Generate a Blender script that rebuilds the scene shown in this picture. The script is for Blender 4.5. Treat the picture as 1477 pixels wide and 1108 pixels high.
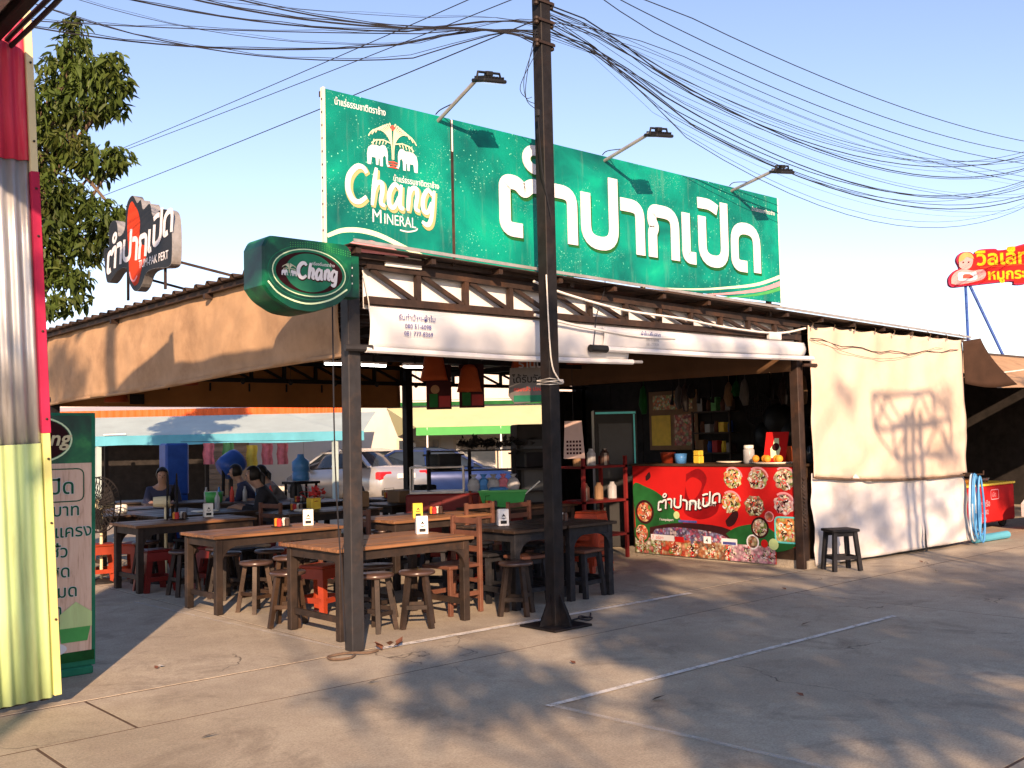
import bpy, bmesh, math, random
from mathutils import Vector, Matrix, noise as mnoise
for o in list(bpy.data.objects): bpy.data.objects.remove(o, do_unlink=True)
S = bpy.context.scene
C = S.collection
R = random.Random
rnd = R(7)
PI = math.pi
def V(*a): return Vector(a)
# ------------------------------------------------------------------ camera, sky, sun, exposure
cd = bpy.data.cameras.new('camera'); cam = bpy.data.objects.new('camera', cd); C.objects.link(cam)
cd.sensor_width = 36; cd.lens = 36.0; cd.clip_start = 0.05; cd.clip_end = 2000
cam.matrix_world = Matrix(((0.747840, -0.019319, -0.663598, -4.373675), (-0.663511, -0.055063, -0.746138, -6.759254),
                           (-0.022125, 0.998296, -0.053997, 1.6), (0, 0, 0, 1)))
S.camera = cam
SUN_EL = 22.0; LX, LY = 0.581, 0.814
w = bpy.data.worlds.new('World'); S.world = w; w.use_nodes = True
nt = w.node_tree; bg = nt.nodes['Background']; sk = nt.nodes.new('ShaderNodeTexSky')
sk.sky_type = 'NISHITA'; sk.sun_disc = False; sk.sun_elevation = math.radians(SUN_EL)
sk.sun_rotation = math.atan2(-LX, -LY); sk.air_density = 1.0; sk.dust_density = 0.3; sk.ozone_density = 1.6
tint = nt.nodes.new('ShaderNodeMixRGB'); tint.blend_type = 'MULTIPLY'; tint.inputs[0].default_value = 1; tint.inputs[2].default_value = (1.08, .93, .98, 1)
nt.links.new(sk.outputs[0], tint.inputs[1]); nt.links.new(tint.outputs[0], bg.inputs[0]); bg.inputs[1].default_value = 0.112
sl = bpy.data.lights.new('sun', 'SUN'); so = bpy.data.objects.new('sun', sl); C.objects.link(so)
sl.energy = 5.0; sl.angle = math.radians(0.5); sl.color = (1.0, 0.69, 0.45)
ce = math.cos(math.radians(SUN_EL)); LD = V(LX*ce, LY*ce, -math.sin(math.radians(SUN_EL))).normalized()
so.rotation_euler = LD.to_track_quat('-Z', 'Y').to_euler()
S.view_settings.view_transform = 'Standard'; S.view_settings.look = 'None'
S.view_settings.exposure = 1.08; S.view_settings.gamma = 1.0; S.view_settings.use_curve_mapping = False
S.cycles.max_bounces = 8; S.cycles.diffuse_bounces = 4; S.cycles.transparent_max_bounces = 12
S.cycles.use_denoising = True

# ------------------------------------------------------------------ materials
M = {}
def mat(name, col, rough=.6, var=.18, scale=6, bump=0, metal=0, dirt=None, dirt_amt=.4, dirt_scale=2.5, emit=None, stretch=(1, 1, 1), spec=.22, trans=0, rand=0):
    if name.endswith(('_print', '_mark', '_text')) or name in ('orange_red', 'sign_red', 'sign_green', 'trim_pink'): rough = .8; spec = .15
    m = bpy.data.materials.new(name); m.use_nodes = True; n = m.node_tree.nodes; l = m.node_tree.links
    b = n['Principled BSDF']; b.inputs['Roughness'].default_value = rough; b.inputs['Metallic'].default_value = metal
    b.inputs['Specular IOR Level'].default_value = spec
    tc = n.new('ShaderNodeTexCoord'); mp = n.new('ShaderNodeMapping'); mp.inputs['Scale'].default_value = stretch
    l.new(tc.outputs['Object'], mp.inputs[0])
    nz = n.new('ShaderNodeTexNoise'); nz.inputs['Scale'].default_value = scale; nz.inputs['Detail'].default_value = 6; nz.inputs['Roughness'].default_value = .62
    l.new(mp.outputs[0], nz.inputs[0])
    cr = n.new('ShaderNodeValToRGB'); cr.color_ramp.elements[0].position = .3; cr.color_ramp.elements[1].position = .7
    cr.color_ramp.elements[0].color = (*[c*(1-var) for c in col], 1); cr.color_ramp.elements[1].color = (*[min(1, c*(1+var)) for c in col], 1)
    l.new(nz.outputs[0], cr.inputs[0]); out = cr.outputs[0]
    if dirt:
        n2 = n.new('ShaderNodeTexNoise'); n2.inputs['Scale'].default_value = dirt_scale; n2.inputs['Detail'].default_value = 8; n2.inputs['Roughness'].default_value = .7
        l.new(mp.outputs[0], n2.inputs[0])
        mr = n.new('ShaderNodeMapRange'); mr.inputs[1].default_value = .5; mr.inputs[2].default_value = .72; mr.inputs[4].default_value = dirt_amt
        l.new(n2.outputs[0], mr.inputs[0]); mx = n.new('ShaderNodeMixRGB'); mx.inputs[2].default_value = (*dirt, 1)
        l.new(mr.outputs[0], mx.inputs[0]); l.new(out, mx.inputs[1]); out = mx.outputs[0]
    if rand:
        oi = n.new('ShaderNodeObjectInfo'); mr = n.new('ShaderNodeMapRange'); mr.inputs[3].default_value = 1-rand; mr.inputs[4].default_value = 1+rand
        l.new(oi.outputs['Random'], mr.inputs[0]); hs = n.new('ShaderNodeHueSaturation'); l.new(mr.outputs[0], hs.inputs['Value']); l.new(out, hs.inputs['Color']); out = hs.outputs[0]
    l.new(out, b.inputs['Base Color'])
    if bump:
        bp = n.new('ShaderNodeBump'); bp.inputs['Strength'].default_value = bump; bp.inputs['Distance'].default_value = .02
        l.new(nz.outputs[0], bp.inputs['Height']); l.new(bp.outputs[0], b.inputs['Normal'])
    if emit:
        b.inputs['Emission Color'].default_value = (*emit[:3], 1); b.inputs['Emission Strength'].default_value = emit[3]
    if trans:
        tr = n.new('ShaderNodeBsdfTranslucent'); l.new(out, tr.inputs[0]); ms = n.new('ShaderNodeMixShader'); ms.inputs[0].default_value = trans
        l.new(b.outputs[0], ms.inputs[1]); l.new(tr.outputs[0], ms.inputs[2]); l.new(ms.outputs[0], n['Material Output'].inputs[0])
    M[name] = m; return m
BRN = (.05, .035, .025)
mat('steel_black', (.014, .013, .014), .5, .35, 9, .1, dirt=(.06, .03, .018), dirt_amt=.35, spec=.1)
mat('steel_post', (.024, .023, .025), .5, .25, 9, .1, dirt=(.10, .062, .04), dirt_amt=.5, dirt_scale=3)
mat('steel_rust', (.03, .019, .015), .6, .35, 9, .15, dirt=(.11, .05, .024), dirt_amt=.6)
mat('roof_metal', (.06, .042, .034), .6, .3, 5, .1, dirt=(.03, .022, .018), dirt_amt=.7)
mat('fabric_tan', (.40, .255, .145), .85, .16, 3.5, .3, dirt=(.20, .12, .07), dirt_amt=.7, dirt_scale=1.6, stretch=(1, 1, 1), trans=.06)
mat('fabric_cream', (.60, .475, .375), .8, .07, 3, .35, dirt=(.44, .32, .23), dirt_amt=.5, dirt_scale=.9, trans=.05)
mat('fabric_white', (.60, .575, .56), .7, .06, 4, .3, dirt=(.42, .34, .27), dirt_amt=.5, dirt_scale=1.2, trans=.08)
mat('fabric_rear', (.33, .15, .05), .85, .15, 2, .2, trans=.22)
mat('fabric_brown', (.13, .07, .035), .85, .15, 3, .2, trans=.06)
mat('hem', (.12, .08, .055), .8, .3, 20)
mat('vinyl_white', (.66, .66, .67), .4, .03, 2, dirt=(.6, .56, .5), dirt_amt=.25, trans=.08)
mat('pvc', (.72, .7, .66), .4, .08, 8)
mat('wood_top', (.2, .095, .044), .5, .4, 4, .25, dirt=(.06, .037, .024), dirt_amt=.85, dirt_scale=5, stretch=(.35, 6, 6), rand=.12)
mat('wood_dark', (.024, .0165, .013), .6, .4, 6, .3, dirt=(.095, .05, .028), dirt_amt=.4, dirt_scale=5)
mat('wood_brown', (.040, .023, .014), .5, .35, 8, .2, dirt=(.05, .035, .025), dirt_amt=.6, rand=.15)
mat('wood_seat', (.06, .035, .028), .28, .3, 8, .1, rand=.2, spec=.6)
mat('wood_orange', (.115, .047, .029), .5, .3, 6, .2, dirt=(.12, .06, .04), dirt_amt=.5)
mat('stool_black', (.02, .02, .023), .6, .4, 10, .2, dirt=(.07, .056, .047), dirt_amt=.35, dirt_scale=6, spec=.1)
mat('cart_red', (.13, .012, .012), .5, .2, 5); mat('plastic_red', (.13, .013, .011), .4, .15, 6, rand=.25)
mat('plastic_orange', (.26, .036, .014), .4, .15, 6, rand=.15)
mat('plastic_green', (.06, .32, .08), .35, .1); mat('plastic_blue', (.07, .22, .5), .3, .15); mat('plastic_dkblue', (.02, .07, .3), .35, .2)
mat('white_paint', (.74, .73, .7), .5, .08, 6, dirt=(.45, .42, .36), dirt_amt=.3); mat('white_gloss', (.8, .79, .76), .3, .03)
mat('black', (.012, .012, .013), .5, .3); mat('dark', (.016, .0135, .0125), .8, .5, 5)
mat('grey_metal', (.34, .33, .32), .45, .2, 8, metal=.4, dirt=(.2, .13, .09), dirt_amt=.5)
mat('galv', (.46, .46, .46), .4, .25, 3, .05, metal=.6, dirt=(.2, .17, .15), dirt_amt=.75, dirt_scale=2.4, stretch=(4, 1, .4))
mat('lime_sheet', (.48, .62, .28), .5, .1, 3, .05, dirt=(.34, .36, .16), dirt_amt=.75, stretch=(3, 1, .35))
mat('pink_sheet', (.50, .035, .085), .5, .2, 3, .05, dirt=(.62, .3, .3), dirt_amt=.65, dirt_scale=1.6, stretch=(4, 1, .3))
mat('trim_cream', (.62, .55, .34), .55, .1, 5, dirt=(.35, .28, .18), dirt_amt=.4); mat('trim_pink', (.36, .02, .065), .5, .15, 5); mat('trim_lime', (.55, .55, .2), .55, .15, 5, dirt=(.5, .3, .15), dirt_amt=.5)
mat('red_print', (.44, .010, .010), .45, .12, 1.2); mat('leaf_print', (.012, .09, .022), .45, .4, 3); mat('chilli_dark', (.2, .004, .006), .45, .3, 4); mat('cloth_dark', (.035, .018, .011), .85, .2); mat('dark_print', (.03, .006, .008), .45, .3, 4)
mat('white_print', (.66, .66, .68), .45, .02); mat('gold_print', (.60, .60, .42), .45, .05); mat('outline_print', (.40, .37, .17), .45, .05); mat('pale_print', (.62, .78, .5), .45, .05); mat('red_mark', (.6, .08, .06), .45); mat('green_text', (.015, .09, .05), .5); mat('blue_print', (.06, .07, .25), .45, .5, 14); mat('grey_print', (.25, .25, .27), .5); mat('salmon_print', (.66, .27, .3), .45, .1)
mat('orange_red', (.5, .045, .015), .45, .05); mat('yellow_print', (.62, .36, .01), .45, .06); mat('skin_print', (.6, .27, .27), .5, .05); mat('hair_print', (.62, .28, .1), .5); mat('sign_red', (.42, .012, .012), .45, .1)
mat('cable', (.018, .018, .022), .6, .1); mat('cable_white', (.6, .57, .52), .5); mat('hose_blue', (.07, .27, .55), .35, .2); mat('hose_pale', (.45, .55, .62), .35, .2)
mat('leaf', (.060, .092, .018), .5, .55, 1.1, dirt=(.095, .085, .02), dirt_amt=.7, dirt_scale=2, trans=.28); mat('bark', (.12, .085, .06), .9, .3, 8, .4)
mat('awning_blue', (.46, .56, .55), .7, .1, 1.5, trans=.25); mat('awning_blue_edge', (.10, .36, .47), .7, .15, 2, trans=.2)
mat('notice_grey', (.13, .12, .115), .8, .1); mat('awning_pale', (.44, .43, .25), .7, .06, 2); mat('awning_green', (.06, .30, .07), .6, .05)
mat('wall_cream', (.5, .43, .34), .85, .06, 2, dirt=(.5, .42, .32), dirt_amt=.4); mat('wall_white', (.52, .48, .42), .8, .06, 2); mat('plank_tan', (.46, .31, .19), .75, .15, 3, stretch=(.4, 3, 6), rand=.2); mat('orange_sheet', (.6, .10, .02), .5, .1, 2)
mat('roof_pale', (.55, .47, .43), .6, .08, 2)
mat('car_silver', (.50, .51, .54), .25, .03, 2, metal=.55, spec=.6); mat('car_blue', (.015, .035, .13), .22, .05, 2, metal=.3, spec=.6); mat('car_white', (.75, .75, .74), .3, .03)
mat('glass_dark', (.025, .035, .05), .12, .1, spec=.45); mat('glass_dim', (.012, .016, .022), .4, .2, spec=.3); mat('joint_dirt', (.085, .055, .04), .9, .3, 8); mat('calendar_paper', (.42, .30, .26), .7, .08); mat('lamp_red', (.55, .02, .03), .2, .05, spec=.7); mat('tyre', (.02, .02, .02), .8)
mat('skin', (.32, .19, .13), .55, .06); mat('hair', (.012, .01, .009), .45, .2, 20); mat('shirt_black', (.018, .018, .022), .8, .2); mat('shirt_grey', (.16, .15, .16), .8, .2); mat('shirt_navy', (.03, .035, .07), .8, .2); mat('trousers', (.03, .035, .05), .8, .2)
mat('lantern', (.36, .07, .018), .7, .12, 5, trans=.3); mat('tube', (1, 1, 1), .5, 0, emit=(1, .97, .9, 9)); mat('card', (.22, .13, .07), .8, .1)
mat('flower', (.4, .03, .03), .6, .2); mat('yellow', (.75, .5, .05), .5, .15); mat('paper', (.72, .69, .62), .7, .04); mat('cyan_trim', (.1, .5, .48), .4, .1, emit=(.1, .7, .65, .04)); mat('sign_green', (.02, .16, .09), .4, .2); mat('billboard_side', (.62, .6, .5), .6, .1)
mat('cloth_pink', (.65, .2, .25), .8, .3, 9); mat('cloth_green', (.15, .4, .15), .8, .3, 9); mat('cloth_yellow', (.75, .6, .1), .8, .2, 9); mat('fruit', (.7, .28, .03), .5, .15); mat('bag', (.55, .55, .56), .25, .2, 4, trans=.4); mat('pale_plate', (.7, .62, .5), .3, .05)
mat('bulb_glass', (.6, .6, .58), .1, .1); mat('dust', (.5, .4, .3), .9)

def custom(name, build, rough=.45, spec=.4):
    m = bpy.data.materials.new(name); m.use_nodes = True; n = m.node_tree.nodes; l = m.node_tree.links
    b = n['Principled BSDF']; b.inputs['Roughness'].default_value = rough; b.inputs['Specular IOR Level'].default_value = spec
    tc = n.new('ShaderNodeTexCoord'); build(n, l, b, tc.outputs['Object']); M[name] = m; return m
def nz(n, l, co, scale, det=5, rough=.6, dist=0, st=None):
    if st:
        mp = n.new('ShaderNodeMapping'); mp.inputs['Scale'].default_value = st; l.new(co, mp.inputs[0]); co = mp.outputs[0]
    t = n.new('ShaderNodeTexNoise'); t.inputs['Scale'].default_value = scale; t.inputs['Detail'].default_value = det; t.inputs['Roughness'].default_value = rough; t.inputs['Distortion'].default_value = dist
    l.new(co, t.inputs[0]); return t.outputs[0]
def ramp(n, l, f, stops):
    c = n.new('ShaderNodeValToRGB'); e = c.color_ramp.elements
    while len(e) < len(stops): e.new(.5)
    for k, (p, col) in enumerate(stops): e[k].position = p; e[k].color = (*col, 1) if len(col) == 3 else col
    l.new(f, c.inputs[0]); return c.outputs[0]
def mix(n, l, f, a, b_, mode='MIX'):
    m = n.new('ShaderNodeMixRGB'); m.blend_type = mode
    for k, x in ((0, f), (1, a), (2, b_)):
        if isinstance(x, (int, float)): m.inputs[k].default_value = x
        elif isinstance(x, tuple): m.inputs[k].default_value = (*x, 1)
        else: l.new(x, m.inputs[k])
    return m.outputs[0]
def mrange(n, l, f, a, b_, c=0, d=1):
    m = n.new('ShaderNodeMapRange'); l.new(f, m.inputs[0])
    for k, x in enumerate((a, b_, c, d)): m.inputs[k+1].default_value = x
    return m.outputs[0]
def vor(n, l, co, scale, feat='F1', rand=1):
    t = n.new('ShaderNodeTexVoronoi'); t.feature = feat; t.inputs['Scale'].default_value = scale; t.inputs['Randomness'].default_value = rand
    l.new(co, t.inputs[0]); return t
def b_concrete(n, l, b, co):
    big = ramp(n, l, nz(n, l, co, .55, 6, .6, .4), [(.26, (.235, .20, .155)), (.5, (.375, .325, .245)), (.74, (.47, .415, .32))])
    med = nz(n, l, co, 4.5, 8, .7)
    c1 = mix(n, l, mrange(n, l, med, .35, .7, 0, .5), big, (.24, .19, .145))
    fine = nz(n, l, co, 70, 3, .75); agg = vor(n, l, co, 95)
    c2 = mix(n, l, .35, c1, ramp(n, l, fine, [(.3, (.15, .15, .15)), (.7, (.85, .85, .85))]), 'OVERLAY')
    c2 = mix(n, l, mrange(n, l, agg.outputs[0], .05, .32, .35, 0), c2, (.55, .48, .4)); c2 = mix(n, l, mrange(n, l, nz(n, l, co, 24, 5, .8), .56, .7, 0, .45), c2, (.16, .125, .095))
    st = mrange(n, l, nz(n, l, co, 1.5, 9, .75, .6), .53, .70, 0, .7)
    c3 = mix(n, l, st, c2, (.15, .12, .092))
    sp = mrange(n, l, nz(n, l, co, 2.3, 7, .75, .3), .64, .7, 0, .45)
    c3b = mix(n, l, sp, c3, (.46, .42, .36))
    dco = n.new('ShaderNodeVectorMath'); dco.operation = 'ADD'; l.new(co, dco.inputs[0])
    nv = n.new('ShaderNodeTexNoise'); nv.inputs['Scale'].default_value = 1.2; nv.inputs['Detail'].default_value = 6; l.new(co, nv.inputs[0]); l.new(nv.outputs[1], dco.inputs[1])
    cr = mrange(n, l, vor(n, l, dco.outputs[0], .38, 'DISTANCE_TO_EDGE').outputs[0], .0008, .0035, .8, 0)
    cm = n.new('ShaderNodeMath'); cm.operation = 'MULTIPLY'; l.new(cr, cm.inputs[0]); l.new(mrange(n, l, nz(n, l, co, .9, 2), .54, .62), cm.inputs[1])
    c4 = mix(n, l, cm.outputs[0], c3b, (.06, .045, .035)); l.new(c4, b.inputs['Base Color'])
    bp = n.new('ShaderNodeBump'); bp.inputs['Strength'].default_value = .35; bp.inputs['Distance'].default_value = .012
    l.new(mix(n, l, .4, med, fine), bp.inputs['Height']); l.new(bp.outputs[0], b.inputs['Normal'])
custom('concrete', b_concrete, .85, .25)
def b_worn(n, l, b, co):
    b.inputs['Base Color'].default_value = (.62, .6, .56, 1)
    f = mrange(n, l, nz(n, l, co, 9, 9, .8), .34, .52, .1, .95); l.new(f, b.inputs['Alpha'])
custom('worn_paint', b_worn, .8)
def b_worn2(n, l, b, co):
    b.inputs['Base Color'].default_value = (.62, .58, .52, 1)
    f = mrange(n, l, nz(n, l, co, 7, 9, .8), .36, .66, .05, .6); l.new(f, b.inputs['Alpha'])
custom('faint_paint', b_worn2, .8)
def b_billboard(n, l, b, co):
    c = ramp(n, l, nz(n, l, co, 1.5, 4, .55, .5), [(.24, (.0, .075, .075)), (.42, (.0, .15, .12)), (.55, (.0, .23, .17)), (.66, (.0, .31, .20)), (.80, (.02, .50, .28))])
    d = vor(n, l, co, 26); dm = mrange(n, l, d.outputs[0], .10, .16, 1, 0)
    gate = mrange(n, l, nz(n, l, co, 2.2, 3), .5, .56); cg = ramp(n, l, d.outputs[1], [(.55, (0, 0, 0)), (.56, (1, 1, 1))])
    m1 = n.new('ShaderNodeMath'); m1.operation = 'MULTIPLY'; l.new(dm, m1.inputs[0]); l.new(gate, m1.inputs[1])
    m2 = n.new('ShaderNodeMath'); m2.operation = 'MULTIPLY'; l.new(m1.outputs[0], m2.inputs[0]); l.new(cg, m2.inputs[1])
    c = mix(n, l, m2.outputs[0], c, (.25, .72, .52))
    d2 = vor(n, l, co, 60); m3 = n.new('ShaderNodeMath'); m3.operation = 'MULTIPLY'; l.new(mrange(n, l, d2.outputs[0], .1, .2, .8, 0), m3.inputs[0]); l.new(mrange(n, l, nz(n, l, co, 3.1, 3), .52, .6), m3.inputs[1])
    c = mix(n, l, m3.outputs[0], c, (.35, .8, .6)); c = mix(n, l, mrange(n, l, nz(n, l, co, 5, 8, .7, 0, (3, 1, .25)), .55, .75, 0, .22), c, (.25, .3, .25)); l.new(c, b.inputs['Base Color'])
    bp = n.new('ShaderNodeBump'); bp.inputs['Strength'].default_value = .5; bp.inputs['Distance'].default_value = .02; l.new(nz(n, l, co, 1.6, 3, .5, .4), bp.inputs['Height']); l.new(bp.outputs[0], b.inputs['Normal'])
custom('billboard_green', b_billboard, .6, .2)
def b_lightbox(n, l, b, co):
    c = ramp(n, l, nz(n, l, co, 3.2, 4, .6, .3), [(.3, (.0, .018, .012)), (.48, (.0, .055, .03)), (.62, (.0, .12, .045)), (.78, (.03, .26, .07))])
    l.new(c, b.inputs['Base Color'])
custom('lightbox_green', b_lightbox, .35, .35)
def b_woodprint(n, l, b, co):
    c = ramp(n, l, nz(n, l, co, 3.5, 8, .7, 1.2, (7, 7, .7)), [(.26, (.3, .16, .11)), (.45, (.62, .42, .32)), (.75, (.72, .54, .43))])
    l.new(c, b.inputs['Base Color'])
custom('wood_print', b_woodprint, .5)
def food(name, cols, sc=25):
    def f(n, l, b, co):
        v = vor(n, l, co, sc); st = [((k+.5)/len(cols), c) for k, c in enumerate(cols)]
        c = ramp(n, l, v.outputs[1], st); c = mix(n, l, mrange(n, l, v.outputs[0], .1, .8, 0, .6), c, (.05, .02, .01), 'MULTIPLY'); l.new(c, b.inputs['Base Color'])
    custom(name, f, .45)
food('food_orange', [(.75, .4, .1), (.7, .16, .03), (.8, .6, .25), (.25, .4, .05), (.85, .75, .5)])
food('food_pale', [(.8, .66, .5), (.7, .3, .2), (.85, .8, .7), (.3, .45, .1), (.45, .12, .08)])
food('food_green', [(.3, .45, .08), (.8, .75, .6), (.6, .25, .2), (.12, .25, .04), (.8, .7, .5)])
food('food_pink', [(.75, .25, .35), (.85, .6, .6), (.6, .06, .1), (.8, .7, .65), (.3, .1, .1)], 21)
food('food_dark', [(.25, .06, .03), (.5, .2, .08), (.08, .05, .05), (.6, .45, .3), (.15, .2, .05)])
food('food_red', [(.6, .05, .03), (.75, .2, .08), (.3, .02, .02), (.8, .5, .3), (.15, .25, .05)], 20)
food('food_strip', [(.75, .7, .68), (.5, .15, .25), (.8, .55, .6), (.2, .15, .15), (.7, .4, .5)], 24)
food('leaf_salad', [(.8, .78, .65), (.2, .35, .06), (.55, .06, .08), (.75, .7, .55), (.1, .12, .04)], 26)
food('mosaic', [(.1, .08, .3), (.45, .1, .15), (.05, .05, .1), (.3, .3, .5), (.6, .5, .5)], 30)

# ------------------------------------------------------------------ mesh helpers
class MB:
    def __init__(s): s.v = []; s.f = []
    def add(s, vs, fs):
        k = len(s.v); s.v += [tuple(x) for x in vs]; s.f += [tuple(i+k for i in f) for f in fs]; return s
    def bx(s, x0, y0, z0, x1, y1, z1, c=0, T=None):
        if c == 0:
            vs = [V(x, y, z) for x in (x0, x1) for y in (y0, y1) for z in (z0, z1)]
            fs = [(0, 1, 3, 2), (4, 6, 7, 5), (0, 4, 5, 1), (2, 3, 7, 6), (0, 2, 6, 4), (1, 5, 7, 3)]
        else:
            m = V((x0+x1)/2, (y0+y1)/2, (z0+z1)/2); h = V(abs(x1-x0)/2, abs(y1-y0)/2, abs(z1-z0)/2); c = min(c, min(h)*.9); vs = []; ix = {}
            for a in (-1, 1):
                for b in (-1, 1):
                    for d in (-1, 1):
                        sg = (a, b, d)
                        for ax in range(3):
                            p = [sg[k]*(h[k]-(0 if k == ax else c)) for k in range(3)]; ix[(sg, ax)] = len(vs); vs.append(m+V(*p))
            fs = []; sgn = (-1, 1)
            for ax in range(3):
                o1, o2 = [k for k in range(3) if k != ax]
                for sa in sgn:
                    q = []
                    for s1, s2 in ((-1, -1), (1, -1), (1, 1), (-1, 1)):
                        g = [0, 0, 0]; g[ax] = sa; g[o1] = s1; g[o2] = s2; q.append(ix[(tuple(g), ax)])
                    fs.append(tuple(q))
            for ax in range(3):
                o1, o2 = [k for k in range(3) if k != ax]
                for s1 in sgn:
                    for s2 in sgn:
                        ga = [0, 0, 0]; gb = [0, 0, 0]; ga[ax] = -1; gb[ax] = 1
                        for g in (ga, gb): g[o1] = s1; g[o2] = s2
                        ga, gb = tuple(ga), tuple(gb); fs.append((ix[(ga, o1)], ix[(gb, o1)], ix[(gb, o2)], ix[(ga, o2)]))
            for a in sgn:
                for b in sgn:
                    for d in sgn: fs.append(tuple(ix[((a, b, d), k)] for k in range(3)))
        if T: vs = [T @ v for v in vs]
        return s.add(vs, fs)
    def tube(s, pts, r, n=6, caps=True):
        pts = [V(*p) for p in pts]; rs = r if isinstance(r, (list, tuple)) else [r]*len(pts); rings = []; prev = None
        for i, p in enumerate(pts):
            t = (pts[min(i+1, len(pts)-1)]-pts[max(i-1, 0)]).normalized()
            if prev is None:
                u = t.cross(V(0, 0, 1)); u = u if u.length > .05 else t.cross(V(1, 0, 0)); u.normalize()
            else: u = (prev - t*prev.dot(t)).normalized()
            prev = u; v = t.cross(u)
            rings.append([p+(u*math.cos(2*PI*k/n+PI/n)+v*math.sin(2*PI*k/n+PI/n))*rs[i] for k in range(n)])
        vs = [q for g in rings for q in g]; fs = [(i*n+k, i*n+(k+1) % n, (i+1)*n+(k+1) % n, (i+1)*n+k) for i in range(len(pts)-1) for k in range(n)]
        if caps: fs += [tuple(range(n))[::-1], tuple(range((len(pts)-1)*n, len(pts)*n))]
        return s.add(vs, fs)
    def bar(s, a, b, wx, wz=None, up=(0, 0, 1)):        # rectangular bar
        a, b = V(*a), V(*b); wz = wz or wx; t = (b-a).normalized(); u = t.cross(V(*up))
        if u.length < .05: u = t.cross(V(1, 0, 0))
        u.normalize(); v = u.cross(t); q = [(-1, -1), (1, -1), (1, 1), (-1, 1)]
        vs = [p+u*i*wx/2+v*j*wz/2 for p in (a, b) for i, j in q]
        return s.add(vs, [(3, 2, 1, 0), (4, 5, 6, 7)]+[(k, (k+1) % 4, 4+(k+1) % 4, 4+k) for k in range(4)])
    def lathe(s, prof, n=16, c=(0, 0, 0), T=None):
        vs = []; 
        for r, z in prof:
            for k in range(n):
                v = V(r*math.cos(2*PI*k/n), r*math.sin(2*PI*k/n), z); v = (T @ v) if T else v; vs.append(v+V(*c))
        m = len(prof); fs = [(i*n+k, i*n+(k+1) % n, (i+1)*n+(k+1) % n, (i+1)*n+k) for i in range(m-1) for k in range(n)]
        if prof[0][0] > 1e-4: fs.append(tuple(range(n))[::-1])
        if prof[-1][0] > 1e-4: fs.append(tuple(range((m-1)*n, m*n)))
        return s.add(vs, fs)
    def grid(s, fn, nu, nv, close=False):
        vs = [fn(i/nu, j/nv) for j in range(nv+1) for i in range(nu+1)]
        return s.add(vs, [(j*(nu+1)+i, j*(nu+1)+i+1, (j+1)*(nu+1)+i+1, (j+1)*(nu+1)+i) for j in range(nv) for i in range(nu)])
    def prism(s, pts2, fr, d, z=0):                     # polygon in a frame, thickness d behind z
        n = len(pts2); a = [fr.p(x, y, z) for x, y in pts2]; b = [fr.p(x, y, z-d) for x, y in pts2]
        if d == 0: return s.add(a, [tuple(range(n))])
        return s.add(a+b, [tuple(range(n)), tuple(range(n, 2*n))[::-1]]+[(k, n+k, n+(k+1) % n, (k+1) % n) for k in range(n)])
    def stroke(s, pts2, wd, fr, z=0, d=0, closed=False):
        p = [Vector(q) for q in pts2]; n = len(p); L = []; Rr = []
        for i in range(n):
            w_ = (wd[i] if isinstance(wd, list) else wd)/2
            a = p[(i-1) % n] if (closed or i > 0) else p[0]; b = p[(i+1) % n] if (closed or i < n-1) else p[-1]
            t1 = (p[i]-a); t2 = (b-p[i]); t1 = t1.normalized() if t1.length > 1e-6 else t2.normalized(); t2 = t2.normalized() if t2.length > 1e-6 else t1
            t = (t1+t2); t = t.normalized() if t.length > 1e-4 else t1; nn = Vector((-t.y, t.x)); k = max(.6, t.dot(t1)); L.append(p[i]+nn*w_/k); Rr.append(p[i]-nn*w_/k)
        m = n if closed else n-1
        vs = [fr.p(q.x, q.y, z) for q in L]+[fr.p(q.x, q.y, z) for q in Rr]
        fs = [(n+i, n+(i+1) % n, (i+1) % n, i) for i in range(m)]
        if d:
            vs += [fr.p(q.x, q.y, z-d) for q in L]+[fr.p(q.x, q.y, z-d) for q in Rr]
            for i in range(m):
                j = (i+1) % n; fs += [(i, j, 2*n+j, 2*n+i), (n+j, n+i, 3*n+i, 3*n+j)]
            if not closed: fs += [(0, 2*n, 3*n, n), (n-1, 2*n-1, 4*n-1, 3*n-1)]
        return s.add(vs, fs)
    def disc(s, c, r, fr, z=0, n=20, ry=None):
        return s.add([fr.p(c[0]+r*math.cos(2*PI*k/n), c[1]+(ry or r)*math.sin(2*PI*k/n), z) for k in range(n)], [tuple(range(n))])
    def mesh(s, name, smooth=False, recalc=True):
        m = bpy.data.meshes.new(name); m.from_pydata(s.v, [], s.f)
        if recalc:
            b = bmesh.new(); b.from_mesh(m); bmesh.ops.recalc_face_normals(b, faces=b.faces); b.to_mesh(m); b.free()
        if smooth: m.shade_smooth()
        return m
    def build(s, name, m, parent=None, smooth=False, recalc=True):
        return part(name, s.mesh(name, smooth, recalc), m, parent)
class FR:                                               # a flat frame: origin, right, up; normal towards the reader
    def __init__(s, o, ex, ey=(0, 0, 1)): s.o = V(*o); s.x = V(*ex).normalized(); s.y = V(*ey).normalized(); s.n = s.x.cross(s.y)
    def p(s, x, y, z=0): return s.o+s.x*x+s.y*y+s.n*z
WM = {}
def part(name, me, m, parent=None):
    o = bpy.data.objects.new(name, me); C.objects.link(o)
    if m and not me.materials: me.materials.append(M[m])
    if parent:
        o.parent = parent; k = WM.get(parent.name)
        if k: o.matrix_parent_inverse = k.inverted()
    return o
def thing(name, label, cat, loc=(0, 0, 0), rz=0, group=None):
    o = bpy.data.objects.new(name, None); C.objects.link(o); o.location = loc; o.rotation_euler = (0, 0, rz); o.empty_display_size = .1
    WM[o.name] = Matrix.Translation(loc) @ Matrix.Rotation(rz, 4, 'Z'); return tag(o, label, cat, group)
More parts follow.
